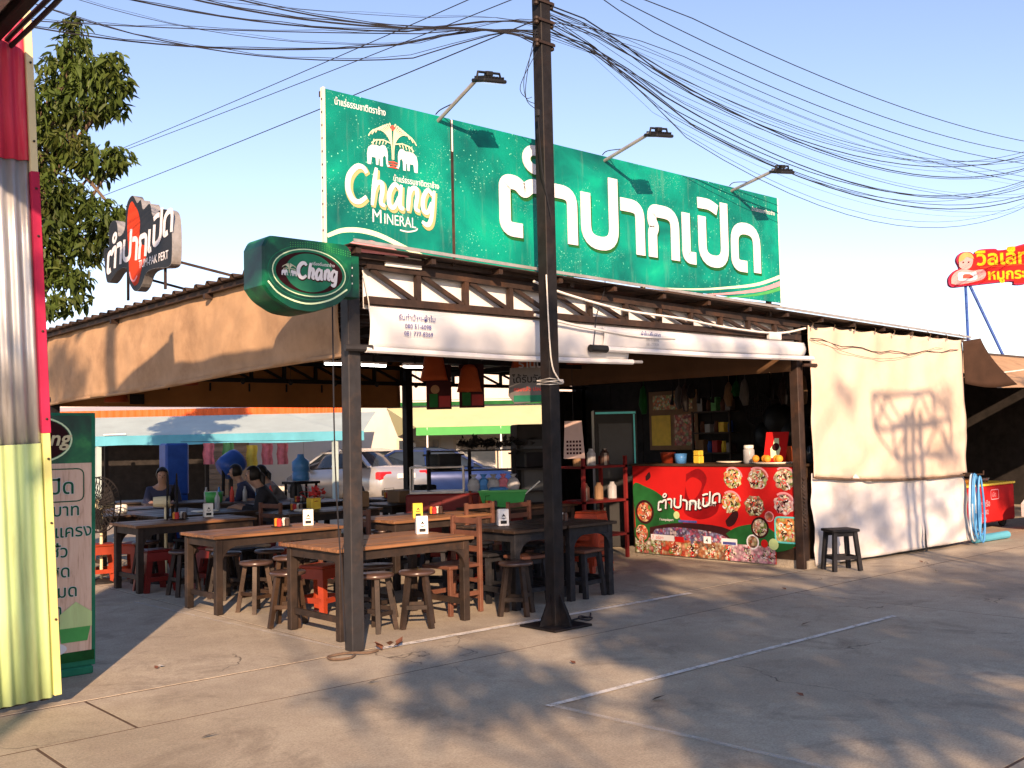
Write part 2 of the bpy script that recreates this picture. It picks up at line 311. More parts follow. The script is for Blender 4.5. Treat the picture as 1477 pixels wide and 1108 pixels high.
def tag(o, label=None, cat=None, group=None, kind=None):
    for k, v in (('label', label), ('category', cat), ('group', group), ('kind', kind)):
        if v: o[k] = v
    return o
KIDS = {}
def place(src, loc, rz=0, label=None, group=None, first=False):
    if first: r = src
    else:
        if src.name not in KIDS: KIDS[src.name] = [(c, [g for g in bpy.data.objects if g.parent == c]) for c in bpy.data.objects if c.parent == src]
        r = src.copy(); C.objects.link(r)
        for c, gs in KIDS[src.name]:
            d = c.copy(); C.objects.link(d); d.parent = r
            for g in gs: e = g.copy(); C.objects.link(e); e.parent = d
    r.location = loc; r.rotation_euler = (0, 0, rz)
    if label: r['label'] = label
    if group: r['group'] = group
    return r
def rp(pts, r=.2, n=6, closed=False):                   # polyline with rounded corners
    P = [Vector(p) for p in pts]; out = []; N = len(P)
    for i in range(N):
        if not closed and i in (0, N-1): out.append(P[i]); continue
        a, b, c = P[i-1], P[i], P[(i+1) % N]; k = min(r, (a-b).length*.49, (c-b).length*.49)
        s_, e_ = b+(a-b).normalized()*k, b+(c-b).normalized()*k
        for j in range(n+1):
            t = j/n; out.append(s_*(1-t)**2+b*2*t*(1-t)+e_*t*t)
    return out
def cr(pts, n=6):                                       # catmull-rom
    P = [Vector(p) for p in pts]; out = []
    for i in range(len(P)-1):
        p0, p1, p2, p3 = P[max(i-1, 0)], P[i], P[i+1], P[min(i+2, len(P)-1)]
        for j in range(n):
            t = j/n; out.append(.5*((2*p1)+(p2-p0)*t+(2*p0-5*p1+4*p2-p3)*t*t+(3*p1-p0-3*p2+p3)*t**3))
    return out+[P[-1]]
def text(body, size, fr, x, y, m, parent, name='lettering', z=.002, bold=0, shear=0, align='LEFT', sx=1):
    c = bpy.data.curves.new('t', 'FONT'); c.body = body; c.size = size; c.offset = bold*size; c.shear = shear; c.align_x = align; c.resolution_u = 2
    o = bpy.data.objects.new('t', c); me = bpy.data.meshes.new_from_object(o); bpy.data.objects.remove(o)
    for v in me.vertices: v.co = fr.p(x+v.co.x*sx, y+v.co.y, z)
    me.name = name; return part(name, me, m, parent)
TH = [('k', [(.42, .1), (.1, .1), (.1, .9), (.34, .9), (.46, .76), (.58, .9), (.84, .9), (.84, 0)], .98), ('o', (-.30, 1.36, .165), 0),
      ('k', [(-.02, .9), (.42, .9), (.42, 0)], .60), ('k', [(.1, .98), (.1, .1), (.7, .1), (.7, 1.34)], .88), ('k', [(-.02, .9), (.42, .9), (.42, 0)], .58),
      ('k', [(.13, 0), (.13, .48), (.19, .58), (.12, .69), (.13, .9), (.68, .9), (.68, 0)], .86), ('k', [(.1, .98), (.1, .1), (.34, .1)], .42),
      ('k2', [(.0, 1.24), (.3, 1.25), (.52, 1.16)], 0), ('k', [(.1, .98), (.1, .1), (.7, .1), (.7, 1.34)], .88), ('k', [(.44, .1), (.1, .1), (.1, .9), (.74, .9), (.74, 0)], .84)]
def thai_name(mb, fr, x0, y0, sx, sy, wd, z=.003, d=0, slant=0, wob=0):
    x = 0; k = 0
    def tf(q): 
        yy = q[1]+wob*math.sin(q[0]*1.3)+wob*.7*(q[0]-2.8); return (x0+q[0]*sx+slant*q[1]*sy, y0+yy*sy)
    for kd, g, adv in TH:
        zz = z+k*.0004; k += 1
        if kd == 'o':
            cx, cy, r = g; pts = [(x+cx+r*math.cos(2*PI*i/20), cy+r*math.sin(2*PI*i/20)) for i in range(20)]
            mb.stroke([tf(q) for q in pts], wd*.72, fr, zz, d, True)
        else:
            pts = rp([(a+x, b) for a, b in g], .34 if kd == 'k' else .1, 6); mb.stroke([tf(q) for q in pts], wd*(1.0 if kd == 'k' else .9), fr, zz, d)
        x += adv
    return mb
CH = [[(.98, 1.22), (.8, 1.42), (.5, 1.38), (.18, 1.0), (.12, .5), (.32, .12), (.62, .06), (.95, .3)],
      [(1.42, 1.5), (1.32, .9), (1.2, 0)], [(1.27, .5), (1.45, .9), (1.66, .92), (1.68, .6), (1.6, .16), (1.8, .06)],
      [(2.5, .8), (2.28, .98), (2.02, .62), (2.0, .16), (2.22, .06), (2.46, .5)], [(2.58, 1), (2.5, .18), (2.7, .06)],
      [(2.98, .98), (2.88, 0)], [(2.92, .5), (3.1, .92), (3.32, .92), (3.34, .6), (3.26, .16), (3.46, .06)],
      [(4.1, .8), (3.88, .98), (3.64, .62), (3.64, .16), (3.86, .08), (4.06, .5)], [(4.2, 1), (4.04, -.1), (3.84, -.44), (3.56, -.34)]]
def chang(mb, fr, x0, y0, s, wd, z=.003, rise=0):
    for k, g in enumerate(CH):
        pts = cr(g, 5); n = len(pts); ws = [wd*(.62+.38*math.sin(PI*min(1, max(0, (i/(n-1))))))*(1.15 if k == 0 else 1) for i in range(n)]
        mb.stroke([(x0+q.x*s, y0+q.y*s+rise*q.x*s) for q in pts], ws, fr, z+k*.0004)
    return mb
EL = [(.02, 0), (0, .4), (.06, .66), (.22, .78), (.45, .8), (.6, .78), (.72, .86), (.86, .84), (.95, .7), (.98, .5), (.97, .3), (1.0, .12), (1.06, .09), (1.05, .02), (.95, .03), (.9, .15), (.88, .4), (.8, .45), (.74, .35), (.73, 0), (.6, 0), (.59, .28), (.54, .3), (.52, .02), (.42, .02), (.4, .3), (.22, .3), (.18, 0)]
def elephants(fr, x, y, s, parent, z=.003, palm='gold_print', body='white_print', gap=.16):
    mb = MB(); mb.prism([(x-gap*s-s*1.06+a*s, y+b*s) for a, b in EL], fr, 0, z); mb.prism([(x+gap*s+s*1.06-a*s, y+b*s) for a, b in EL][::-1], fr, 0, z)
    mb.build('elephant_emblem', body, parent, recalc=False)
    mb = MB(); k = 0
    for sg in (-1, 1):
        for j in range(7):
            w_ = .13+.165*j; top = 1.78-.055*j; z0 = .35+.05*j; te = 1.85+.115*j
            pts = [(x+sg*(.03+w_*(1-math.cos(t*te/14))/(1-math.cos(te)))*s, y+(z0+(top-z0)*math.sin(t*te/14))*s) for t in range(15)]
            mb.stroke(pts, .05*s, fr, z+.0005+k*.0003); k += 1
    mb.build('palm_emblem', palm, parent, recalc=False)
    mb = MB()
    for sg in (-1, 1):
        mb.stroke([(x+sg*.1*s, y+.98*s), (x+sg*.45*s, y+1.06*s), (x+sg*.8*s, y+1.0*s), (x+sg*1.02*s, y+.84*s)], .05*s, fr, z+.004)
        for j in range(5): mb.stroke([(x+sg*(.3+.15*j)*s, y+1.02*s), (x+sg*(.36+.15*j)*s, y+(.9-.03*j)*s)], .045*s, fr, z+.0045+j*.0002)
    mb.build('palm_fringe', palm, parent, recalc=False)
    return
# ------------------------------------------------------------------ ground
g = MB(); g.add([(-400, -400, -.06), (400, -400, -.06), (400, 400, -.06), (-400, 400, -.06)], [(0, 1, 2, 3)])
ground = tag(g.build('ground', 'concrete'), kind='structure')
pv = tag(MB().bx(-14, -16, -.058, 30, 40, -.0008).build('pavement', 'joint_dirt'), kind='structure')
J = .010
def slab(x0, y0, x1, y1, dz=0): MB().bx(x0+J, y0+J, -.029, x1-J, y1-J, dz).build('slab', 'concrete', pv)
xs = [-14, -9, -2.05, 5.9, 14, 30]
for a, b in zip(xs, xs[1:]): slab(a, -.86, b, 0.0)
for y0, y1 in ((-4.6, -.86), (-9, -4.6), (-16, -9)):
    for a, b in zip([-14, -7.2, -2.6, 4.6, 11.2, 30], [-7.2, -2.6, 4.6, 11.2, 30]): slab(a, y0, b, y1, rnd.uniform(0, .002))
for y0, y1 in ((0, 3.9), (3.9, 8.4), (8.4, 20), (20, 40)):
    for a, b in zip([-14, -5.2, 0, 6.2, 10, 30], [-5.2, 0, 6.2, 10, 30]): slab(a, y0, b, y1, .003)
def line(x0, y0, x1, y1, wd, m, z=.008, name='painted_line'):
    mb = MB(); a, b = V(x0, y0, z), V(x1, y1, z); t = (b-a); n_ = V(-t.y, t.x, 0).normalized()*wd/2; k = 14; vs = []; 
    for i in range(k+1):
        p = a+t*i/k; e = .5+.5*rnd.random()*.5; vs += [p+n_*(.75+e*.3), p-n_*(.75+e*.3)]
    mb.add(vs, [(2*i, 2*i+1, 2*i+3, 2*i+2) for i in range(k)]); return tag(mb.build(name, m), kind='structure')
line(.14, -.05, 3.9, -.1, .085, 'worn_paint'); line(-.03, .1, -.22, 3.9, .05, 'faint_paint')
line(-.12, -2.235, 4.0, -2.245, .055, 'worn_paint'); line(-.09, -2.27, .03, -4.2, .05, 'faint_paint')
# ------------------------------------------------------------------ restaurant: frame and roof
rest = thing('restaurant_shelter', 'open-sided steel restaurant shelter with low rusty metal roof and lattice truss front', 'building', (0, 0, 0))
def zr(x): return 3.11-.0215*(x+.15)
def post(x, y, wd, h, m='steel_post', nm='post'): return MB().bx(x-wd/2, y-wd/2, 0, x+wd/2, y+wd/2, h, .006).build(nm, m, rest)
post(-.0, .05, .112, 2.98); 
pb = post(6.23, .08, .115, 2.86, 'steel_rust'); post(5.69, 7.2, .13, 2.8, 'steel_black'); post(.03, 7.2, .12, 2.9, 'steel_black'); post(6.2, 4.3, .12, 2.8, 'steel_black'); post(9.95, .1, .1, 2.8, 'steel_rust'); post(9.95, 7.2, .1, 2.8, 'steel_rust')
MB().tube([(-.11, -.04, 2.335), (.12, -.07, 2.335)], .028, 8).build('pipe_stub', 'steel_post', rest)
MB().tube([(6.2, -.04, 2.40), (6.42, -.08, 2.40)], .022, 8).build('pipe_stub', 'steel_rust', rest)
rf = MB(); prof = []; y = -.23
while y < 7.55: prof += [(y, 0), (y+.155, 0), (y+.18, .034), (y+.225, .034), (y+.25, 0)]; y += .2505
xs2 = [-.17+10.4*i/10 for i in range(11)]
vs = [V(x, yy, zr(x)+zz) for x in xs2 for yy, zz in prof]+[V(x, yy, zr(x)+zz-.006) for x in xs2 for yy, zz in prof]; n = len(prof); tot = n*len(xs2)
fs = [(i*n+j, i*n+j+1, (i+1)*n+j+1, (i+1)*n+j) for i in range(10) for j in range(n-1)]; fs += [tuple(tot+q for q in f) for f in fs]
fs += [(i*n, (i+1)*n, tot+(i+1)*n, tot+i*n) for i in range(10)]+[(j, j+1, tot+j+1, tot+j) for j in range(n-1)]
rf.add(vs, fs); roof = rf.build('roof', 'roof_metal', rest)
for k in range(15):
    x = -.1+.72*k; MB().bx(x, -.2, zr(x)-.06, x+.045, 7.4, zr(x)-.014).build('rafter', 'steel_rust', roof)
for yy in (-.02, 2.4, 4.8, 7.3): MB().bar((-.12, yy, zr(-.12)-.085), (10.15, yy, zr(10.15)-.085), .045, .045).build('purlin', 'steel_rust', roof)
MB().bar((-.15, -.243, zr(-.15)+.022), (10.2, -.243, zr(10.2)+.022), .01, .026).build('edge_flashing', 'grey_metal', roof)
def truss(y, x0, x1, zb, zt0, zt1, n, m='steel_rust', w=.045):
    t = part('truss', MB().bar((x0, y, zb), (x1, y, zb), w*1.3, .06).mesh('chord'), m, rest)
    MB().bar((x0, y, zt0), (x1, y, zt1), w*1.2, .06).build('top_chord', m, t)
    for k in range(n+1):
        x = x0+(x1-x0)*k/n; z = zt0+(zt1-zt0)*k/n
        if 0 < k < n: MB().bar((x, y, zb), (x, y, z), w, w).build('web_post', m, t)
        if k < n: 
            x2 = x0+(x1-x0)*(k+1)/n; MB().bar((x+.05, y+.004, z-.03), (x2-.03, y+.004, zb+.03), w*.75, w*.75).build('web_diagonal', m, t)
    return t
truss(-.02, .1, 6.17, 2.72, 3.0, 2.87, 12)
truss(7.15, .1, 9.9, 2.56, 2.86, 2.78, 18, 'steel_black'); truss(3.6, .1, 6.2, 2.62, 2.96, 2.86, 12, 'steel_black')
for x in (2.1, 4.2): MB().bar((x, .1, 2.88), (x, 7.1, 2.84), .05, .08).build('roof_beam', 'steel_black', rest)
MB().bar((6.2, .15, 2.72), (6.2, 7.1, 2.70), .05, .08).build('roof_beam', 'steel_black', rest)
# kitchen side wall of boards with a gap under the roof
kw = thing('kitchen_wall', 'dark board wall at the back of the kitchen behind the red counter', 'wall', (9.9, 3, 0))
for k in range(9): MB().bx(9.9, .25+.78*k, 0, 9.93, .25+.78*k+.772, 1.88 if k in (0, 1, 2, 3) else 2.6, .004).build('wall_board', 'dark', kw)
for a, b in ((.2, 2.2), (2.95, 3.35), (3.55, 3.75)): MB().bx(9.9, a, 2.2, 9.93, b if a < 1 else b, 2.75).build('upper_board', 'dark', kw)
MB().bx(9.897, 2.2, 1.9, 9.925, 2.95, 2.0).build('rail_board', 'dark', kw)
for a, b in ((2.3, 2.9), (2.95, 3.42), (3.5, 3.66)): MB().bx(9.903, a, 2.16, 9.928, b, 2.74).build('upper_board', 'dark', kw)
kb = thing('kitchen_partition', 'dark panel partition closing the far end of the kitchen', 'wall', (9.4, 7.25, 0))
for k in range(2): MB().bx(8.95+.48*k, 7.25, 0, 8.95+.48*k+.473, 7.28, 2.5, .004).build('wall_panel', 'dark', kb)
# ------------------------------------------------------------------ hung fabrics
def cloth(name, label, fn, nu, nv, m, cat='tarpaulin', group=None, th=.006):
    mb = MB(); mb.grid(fn, nu, nv); o = tag(mb.build(name, m, None, True), label, cat, group); md = o.modifiers.new('thick', 'SOLIDIFY'); md.thickness = th; return o
def nw(a, b, c=0): return mnoise.noise(V(a, b, c))
def side_fn(u, v):
    y = .14+7.1*u; top = zr(0)-.025; bot = 2.285-.11*u+.012*math.sin(u*9); 
    z = bot+(top-bot)*v; x = -.03-.05*math.sin(PI*v)*.6+.018*nw(u*14, v*2)+.012*nw(u*30, v*5, 3)+.012*math.sin(u*40)*(1-v)
    if v < .04: x -= .02
    return V(x, y, z)
sf = cloth('side_tarpaulin', 'sun-faded tan tarpaulin hung along the left side under the roof edge', side_fn, 110, 16, 'fabric_tan')
MB().tube([(-.035, .1+7.15*i/12, 2.29-.11*i/12+.012*math.sin(i/12*9)) for i in range(13)], .02, 6).build('hem_tube', 'fabric_tan', sf)
def rear_fn(u, v):
    return V(.1+5.5*u, 7.3+.02*math.sin(u*30)+.02*nw(u*9, v*3), 2.165+(2.95-2.165)*v)
rc = cloth('rear_tarpaulin', 'dark orange tarpaulin hung across the rear of the shelter', rear_fn, 60, 6, 'fabric_rear')
for k in range(8):
    x = .35+.62*k; MB().bx(x, 7.24, 2.4, x+.02, 7.26, 2.52).build('tie_strap', 'black', rc)
MB().bx(1.05, 7.25, 2.2, 1.25, 7.262, 2.34).build('patch', 'dark', rc)
def inner_fn(u, v): return V(6.16+.02*math.sin(u*16), .1+4.2*u, 2.33+.03*u+(2.74-2.33)*v)
cloth('inner_tarpaulin', 'brown tarpaulin hanging inside above the red counter', inner_fn, 30, 4, 'fabric_brown')
vp = thing('white_backing_board', 'white vinyl strip fixed behind the front roof truss', 'panel', (3, .06, 2.7))
for k in range(6):
    a = .12+1.008*k; MB().bx(a, .045, 2.66, a+1.0, .055, zr(a+1)-.09, .002).build('vinyl_panel', 'vinyl_white', vp)
def flap(x0, x1, z0, z1, zt0, zt1, yb, seed):
    def fn(u, v):
        x = x0+(x1-x0)*u; b = z0+(z1-z0)*u; t = zt0+(zt1-zt0)*u
        return V(x, yb-.035*math.sin(PI*v*.9)+.008*nw(u*12+seed, v*2)+.006*nw(u*5, v*6, seed), b+(t-b)*v)
    return fn
f1 = cloth('front_flap', 'white vinyl rain flap with printed phone numbers at the left of the front', flap(.1, 3.12, 2.33, 2.335, 2.67, 2.66, -.045, 1), 40, 6, 'vinyl_white', 'rain flap', 'white rain flaps under the front truss')
MB().tube([(.06, -.07, 2.325), (1.6, -.07, 2.31), (3.16, -.07, 2.33)], .026, 8).build('roll_tube', 'vinyl_white', f1); MB().tube([(3.1, -.07, 2.33), (3.3, -.07, 2.335)], .016, 8).build('tube_core', 'grey_metal', f1)
f2 = cloth('front_flap', 'white vinyl rain flap rolled shorter, at the counter end of the front', flap(2.72, 6.15, 2.445, 2.49, 2.655, 2.655, -.085, 5), 40, 6, 'vinyl_white', 'rain flap', 'white rain flaps under the front truss')
MB().tube([(2.6, -.12, 2.435), (4.4, -.115, 2.44), (6.3, -.11, 2.475)], .028, 8).build('roll_tube', 'vinyl_white', f2); MB().tube([(2.52, -.12, 2.434), (2.74, -.12, 2.436)], .036, 10).build('tube_core', 'black', f2)
ff = FR((0, -.088, 0), (1, 0, 0))
text('รับทำป้าย-ผ้าใบ', .062, ff, .36, 2.575, 'blue_print', f1, bold=.01, z=.008); text('080 51-6098', .052, ff, .42, 2.51, 'blue_print', f1, bold=.01, z=.008); text('081 777-8369', .052, ff, .41, 2.45, 'blue_print', f1, bold=.01, z=.008)
ff = FR((0, -.128, 0), (1, 0, 0))
text('ผ้าใบ-กันสาด', .06, ff, 3.22, 2.585, 'blue_print', f2, bold=.01, z=.008); text('080-516098', .04, ff, 3.3, 2.54, 'grey_print', f2, z=.008); text('081-777836', .04, ff, 3.3, 2.495, 'grey_print', f2, z=.008)
# right: tan and white tarpaulins closing the kitchen front
def yw(x): return -.02-.2*(x-6.3)/3.5
def tarp_fn(z0, z1, off, seed, wav):
    def fn(u, v):
        x = 6.33+3.55*u; zb = z0-.05*math.sin(PI*u)*wav-.1*u*wav; sc = abs(math.sin(PI*u*8)); zt = z1-.02*u-.022*sc
        b = .03*nw(u*5+seed, v*3)+.016*nw(u*14, v*7, seed)+.05*math.sin(PI*v)*nw(u*3, seed)+.02*math.exp(-v*14)*math.sin(u*60)
        b += .022*math.sin(u*8*2*PI+3*nw(u*2, v, 9))*math.exp(-(1-v)*5)+.016*math.sin((u*5+v*1.7)*2*PI+4*nw(u*3, v*2, seed))*math.exp(-v*2.2)+.014*math.sin((u*9-v*4)*3+3*nw(u*4, v*3, 4))
        return V(x, yw(x)+off+b*.7, zb+(zt-zb)*v)
    return fn
tw = cloth('upper_tarpaulin', 'cream tarpaulin curtain hung flat over the upper kitchen front', tarp_fn(1.08, 2.88, -.03, 2, 1), 60, 36, 'fabric_cream')
MB().tube([(6.32+3.58*i/24, yw(6.32+3.58*i/24)-.045+.006*math.sin(i*2.1), 1.07-.05*math.sin(PI*i/24)-.1*i/24) for i in range(25)], .015, 6).build('hem_rope', 'hem', tw)
MB().tube([(6.33+3.4*i/16, yw(6.33+3.4*i/16)-.05, 2.72-.09*math.sin(PI*min(1, i/15))-.03*i/16+(.02*math.sin(i*1.7))) for i in range(17)], .006, 5).build('slack_cord', 'cable', tw)
MB().tube([(6.36+2.9*i/16, yw(6.33+3.4*i/16)-.052, 2.71-.19*math.sin(PI*min(1, i/15))) for i in range(17)], .003, 5).build('slack_cord', 'hem', tw)
def low_fn(u, v):
    x = 6.34+3.5*u; flare = .12*(1-v)*(.2+.8*u)
    return V(x, yw(x)+.012-flare*.6+.016*nw(u*7, v*4, 5)+.012*nw(u*20, v*8)+.014*math.sin(u*44+4*nw(u*3, v*2, 2))*v+.010*math.sin((u*7+v*3)*4+3*nw(u*4, v*3, 8)), .035+.03*u+(1.12-.1*u-.03*u-.035)*v)
for k in range(9):
    x = 6.36+3.5*k/8; z = 2.855-.02*k/8; MB().stroke([(x+.014*math.cos(2*PI*q/12), z+.014*math.sin(2*PI*q/12)) for q in range(12)], .008, FR((0, yw(x)-.062, 0), (1, 0, 0)), 0, .004, True).build('eyelet', 'grey_metal', tw); MB().tube([(x, yw(x)-.06, z), (x+.01, yw(x)-.07, z+.05), (x+.005, yw(x)+.0, z+.11)], .004, 5).build('tie_cord', 'hem', tw)
lw = cloth('lower_tarpaulin', 'dirty white tarpaulin covering the kitchen front down to the ground', low_fn, 60, 24, 'fabric_white')
MB().add([(8.56, -.25, .02), (8.62, -.255, .02), (8.58, -.25, .45)], [(0, 1, 2)]).build('tear', 'black', lw)
def shade_fn(u, v):   # slanted brown shade at the right end
    a = V(9.80, -.30, 2.83); b = V(10.05, -.44, 2.87); c = V(9.88, -.27, 2.24); d = V(10.62, -.68, 2.22)
    top = a.lerp(b, u); bot = c.lerp(d, u); p = bot.lerp(top, v); p.z -= .05*math.sin(PI*u)*(1-v); k = v*(1-v)*u; p.x -= .26*k; p.y += .14*k; return p
cloth('corner_shade', 'brown shade cloth stretched from the roof corner beside the cream tarpaulin', shade_fn, 14, 10, 'cloth_dark')
# ------------------------------------------------------------------ black pole in front, utility pole
pl = thing('steel_pole', 'tall black square steel pole standing in front of the shelter', 'pole', (1.74, -.38, 0))
MB().bx(1.681, -.439, 0, 1.799, -.321, 6.3, .006).build('shaft', 'steel_black', pl)
MB().bx(1.52, -.6, .002, 1.96, -.16, .02, .004).build('base_plate', 'steel_black', pl)
for sx, sy in ((1, 0), (-1, 0), (0, 1), (0, -1)):
    fr = FR((1.74, -.38, .02), (sx, sy, 0)); MB().prism([(.057, 0), (.19, 0), (.06, .26)], fr, .012, .006).build('gusset', 'steel_black', pl)
for z in (5.25, 5.42, 5.05): 
    for sx in (-1, 1): MB().lathe([(.008, 0), (.024, .01), (.024, .03), (.014, .038), (.024, .046), (.024, .066), (.008, .075)], 10, (1.74+sx*.088, -.41, z-.04)).build('insulator', 'steel_rust', pl)
    MB().bx(1.645, -.452, z-.012, 1.835, -.444, z+.012).build('bracket', 'steel_rust', pl)
MB().tube(cr([(1.64, -.47, 3.0), (1.66, -.48, 2.3), (1.73, -.485, 2.12), (1.8, -.48, 2.08), (1.83, -.44, 2.1)], 4), .006, 5).build('tie_wire', 'cable_white', pl)
for k in range(4): MB().tube([(1.74+.092*math.sqrt(2)*math.cos(PI/4+PI/2*i)*.86, -.38+.092*math.sqrt(2)*math.sin(PI/4+PI/2*i)*.86, 2.06+.014*k+.012*((i+k) % 2)) for i in range(5)], .005, 4).build('tie_wire', 'cable_white', pl)
MB().tube(cr([(1.9, -.37, .012), (1.98, -.33, .012), (2.12, -.3, .012), (2.2, -.36, .012), (2.1, -.42, .012), (2.02, -.38, .03), (2.1, -.32, .035), (2.2, -.33, .012), (2.35, -.2, .012)], 5), .008, 5).build('loose_wire', 'cable', pl)
# ------------------------------------------------------------------ overhead cables
RW = [(-.64, .0096, -.1197, 5.985), (-.4, .0106, -.1447, 6.055), (-.16, .0105, -.1529, 6.096), (-.52, .01, -.1444, 5.7216), (-.28, .0096, -.1467, 5.815), (-.64, .0259, -.2924, 5.6251), (-.4, .0189, -.2237, 5.7302), (-.16, .0249, -.3538, 6.2532), (-.52, .0186, -.2536, 5.5191), (-.28, .0269, -.3818, 6.0089), (-.64, .0279, -.3623, 5.5246), (-.4, .0282, -.3678, 5.7742), (-.16, .0218, -.3294, 5.8218), (-.52, .0349, -.4788, 5.7811), (-.28, .0203, -.2606, 5.9394)]
up2 = thing('utility_pole', 'round concrete utility pole beyond the right edge that carries the cables', 'pole', (19.6, -.4, 0)); MB().tube([(19.6, -.4, 0), (19.6, -.4, 8)], [.13, .1], 12).build('shaft', 'concrete', up2); MB().bx(19.5, -.95, 6.9, 19.7, .15, 7.0).build('crossarm', 'steel_rust', up2)
LWR = [(-.6, .0942, -.2334, 5.2912), (-.3, .1011, -.3352, 5.4815), (-.5, .0152, -.0683, 5.196), (-.2, .0742, -.0495, 5.1277), (-.4, .1208, -.1457, 4.9952), (-.6, .0349, -.1598, 5.3711), (-.3, .0772, -.19, 5.3375), (-.5, .1141, -.1575, 5.1157)]
cr_ = R(3)
def cable(pts, r, label, grp): return tag(MB().tube(pts, r, 5).build('overhead_cable', 'cable'), label, 'cable', grp)
for rep in range(2):
    for i, (Y, a, b, c) in enumerate(RW):
        if rep and i < 3: continue
        dz = 0 if not rep else cr_.uniform(-.09, .05); da = 0 if not rep else cr_.uniform(-.002, .002); pts = []
        for k in range(31):
            x = 1.76+(19.5-1.76)*k/30; g_ = max(0, min(1, (x-12)/7.5)); g_ = g_*g_*(3-2*g_); z = (a+da)*x*x+(b-da*14)*x+c+dz; z = z*(1-g_)+(5.2+.12*i)*g_;  e = min(1, (x-1.76)/1.6); pts.append((x, Y*e-.4*(1-e)+.05*rep, z*e+(5.15+.04*(i % 8))*(1-e) if not i < 3 else z))
        r = (.008, .008, .008, .006, .004, .009, .006, .011, .005, .009, .011, .008, .004, .006, .005)[i]*(.62 if not rep else .4)
        cable(pts, r, 'black overhead cable sagging from the steel pole towards the right' if i > 2 else ('topmost of three', 'middle of three', 'lowest of three')[min(i, 2)]+' taut black lines crossing high in the sky at right', 'cables sagging right of the pole' if i > 2 else 'lines crossing high at right')
for rep in range(2):
    for i, (Y, a, b, c) in enumerate(LWR):
        pts = []
        for k in range(19):
            x = 1.7-(1.7+1.95)*k/18; e = min(1, (1.7-x)/.8); z = a*x*x+b*x+c+(cr_.uniform(-.012, .012) if rep else 0)+.03*rep; pts.append((x, (Y+.9*(1.74-x))*e-.4*(1-e)+.04*rep, z*e+(5.05+.03*i)*(1-e)))
        cable(pts, (.014, .012, .008, .012, .009, .004, .012, .005)[i]*(.6 if not rep else .32), 'black overhead cable running from the steel pole towards the left eave', 'cables running left of the pole')
for a, b, q in (((3.52, 15.25, 7.98), (3.03, 2.37, 6.76), 'upper of two thin lines slanting up over the tree'), ((3.52, 15.25, 7.94), (3.38, 2.06, 6.74), 'lower of two thin lines slanting up over the tree'), ((3.04, 15.75, 6.89), (1.74, -.38, 5.3), 'single thin line passing behind the green billboard to the pole')):
    a, b = V(*a), V(*b); e = a+(a-b)*1.2; st = b+(b-a)*.3 if q[0] != 's' else b; pts = []
    for k in range(17): p = st.lerp(e, k/16); p.z -= .9*(k/16)*(1-k/16)*.6; pts.append(p)
    tag(MB().tube(pts, .006, 5).build('overhead_cable', 'cable'), 'thin black overhead line, '+q, 'cable')
for k in range(3):
    tag(MB().tube(cr([(1.62, -.44, 5.15-.1*k), (1.5-.05*k, -.46, 4.8-.1*k), (1.45, -.47, 4.5), (1.58-.03*k, -.47, 4.42+.05*k)], 5), .003, 4).build('dangling_wire', 'cable'), 'thin loose wire dangling beside the top of the steel pole', 'wire', 'loose wires at the pole top')
tg = tag(MB().lathe([(.01, 0), (.022, .01), (.022, .06), (.01, .07)], 8, (1.585, -.47, 4.36)).build('cable_clamp', 'black'), 'small black clamp on the thin wire left of the steel pole', 'clamp')
tag(MB().tube([(1.585, -.47, 4.37), (1.62, -.47, 3.9), (1.72, -.465, 3.5)], .004, 4).build('clamp_wire', 'cable'), 'thin wire from the clamp down to the steel pole', 'wire')
tag(MB().tube(cr([(1.83, -.3, 4.4), (1.95, -.25, 3.9), (2.3, .0, 3.5), (2.75, -.1, 3.15), (2.62, -.12, 2.75), (2.55, -.13, 2.42)], 5), .004, 4).build('drop_wire', 'cable'), 'thin black wire drooping across the billboard from the pole', 'wire')
for nm, ps, r, lb in (('conduit_cable', [(1.8, -.14, 3.0), (2.2, -.13, 2.92), (3.0, -.11, 2.83), (3.9, -.1, 2.80), (4.7, -.1, 2.75), (5.6, -.1, 2.74), (6.2, -.09, 2.83)], .012, 'white plastic cable draped over the front truss'),
                      ('conduit_cable', [(1.8, -.14, 2.70), (2.4, -.13, 2.63), (3.2, -.13, 2.58), (3.75, -.13, 2.59)], .014, 'white plastic pipe along the truss bottom beside the pole')):
    tag(MB().tube(cr(ps, 5), r, 6).build(nm, 'pvc'), lb, 'cable')
tag(MB().bx(5.45, -.11, 2.66, 5.68, -.055, 2.75, .01).build('junction_box', 'pvc'), 'small cream junction box on the right end of the truss', 'junction box')
tag(MB().bx(.26, -.07, 3.0, .62, -.05, 3.09, .005).build('ballast_box', 'white_paint'), 'white light fitting tucked under the roof edge near the lightbox sign', 'light fitting')
tag(MB().tube(cr([(.06, -.04, 2.95), (.1, -.06, 2.7), (.13, -.06, 2.4), (.13, -.05, 2.33)], 4), .005, 5).build('drop_wire', 'cable_white'), 'pale wire hanging down the corner post under the lightbox sign', 'wire')
tag(MB().tube(cr([(-.13, .1, 2.7), (-.15, .06, 1.5), (-.13, .02, .6), (-.12, .0, .1)], 4), .006, 5).build('blind_cord', 'cable'), 'dark pull cord hanging on the left side of the corner post', 'cord')
cp = tag(MB().tube(cr([(-.11, -.12, .014), (-.2, -.2, .014), (-.32, -.16, .014), (-.3, -.05, .014), (-.16, -.03, .014), (-.1, -.1, .02), (0, -.15, .014), (.1, -.12, .014)], 5), .01, 5).build('loose_cable', 'hem'), 'loop of brown cable lying at the foot of the corner post', 'cable')
lf = MB()
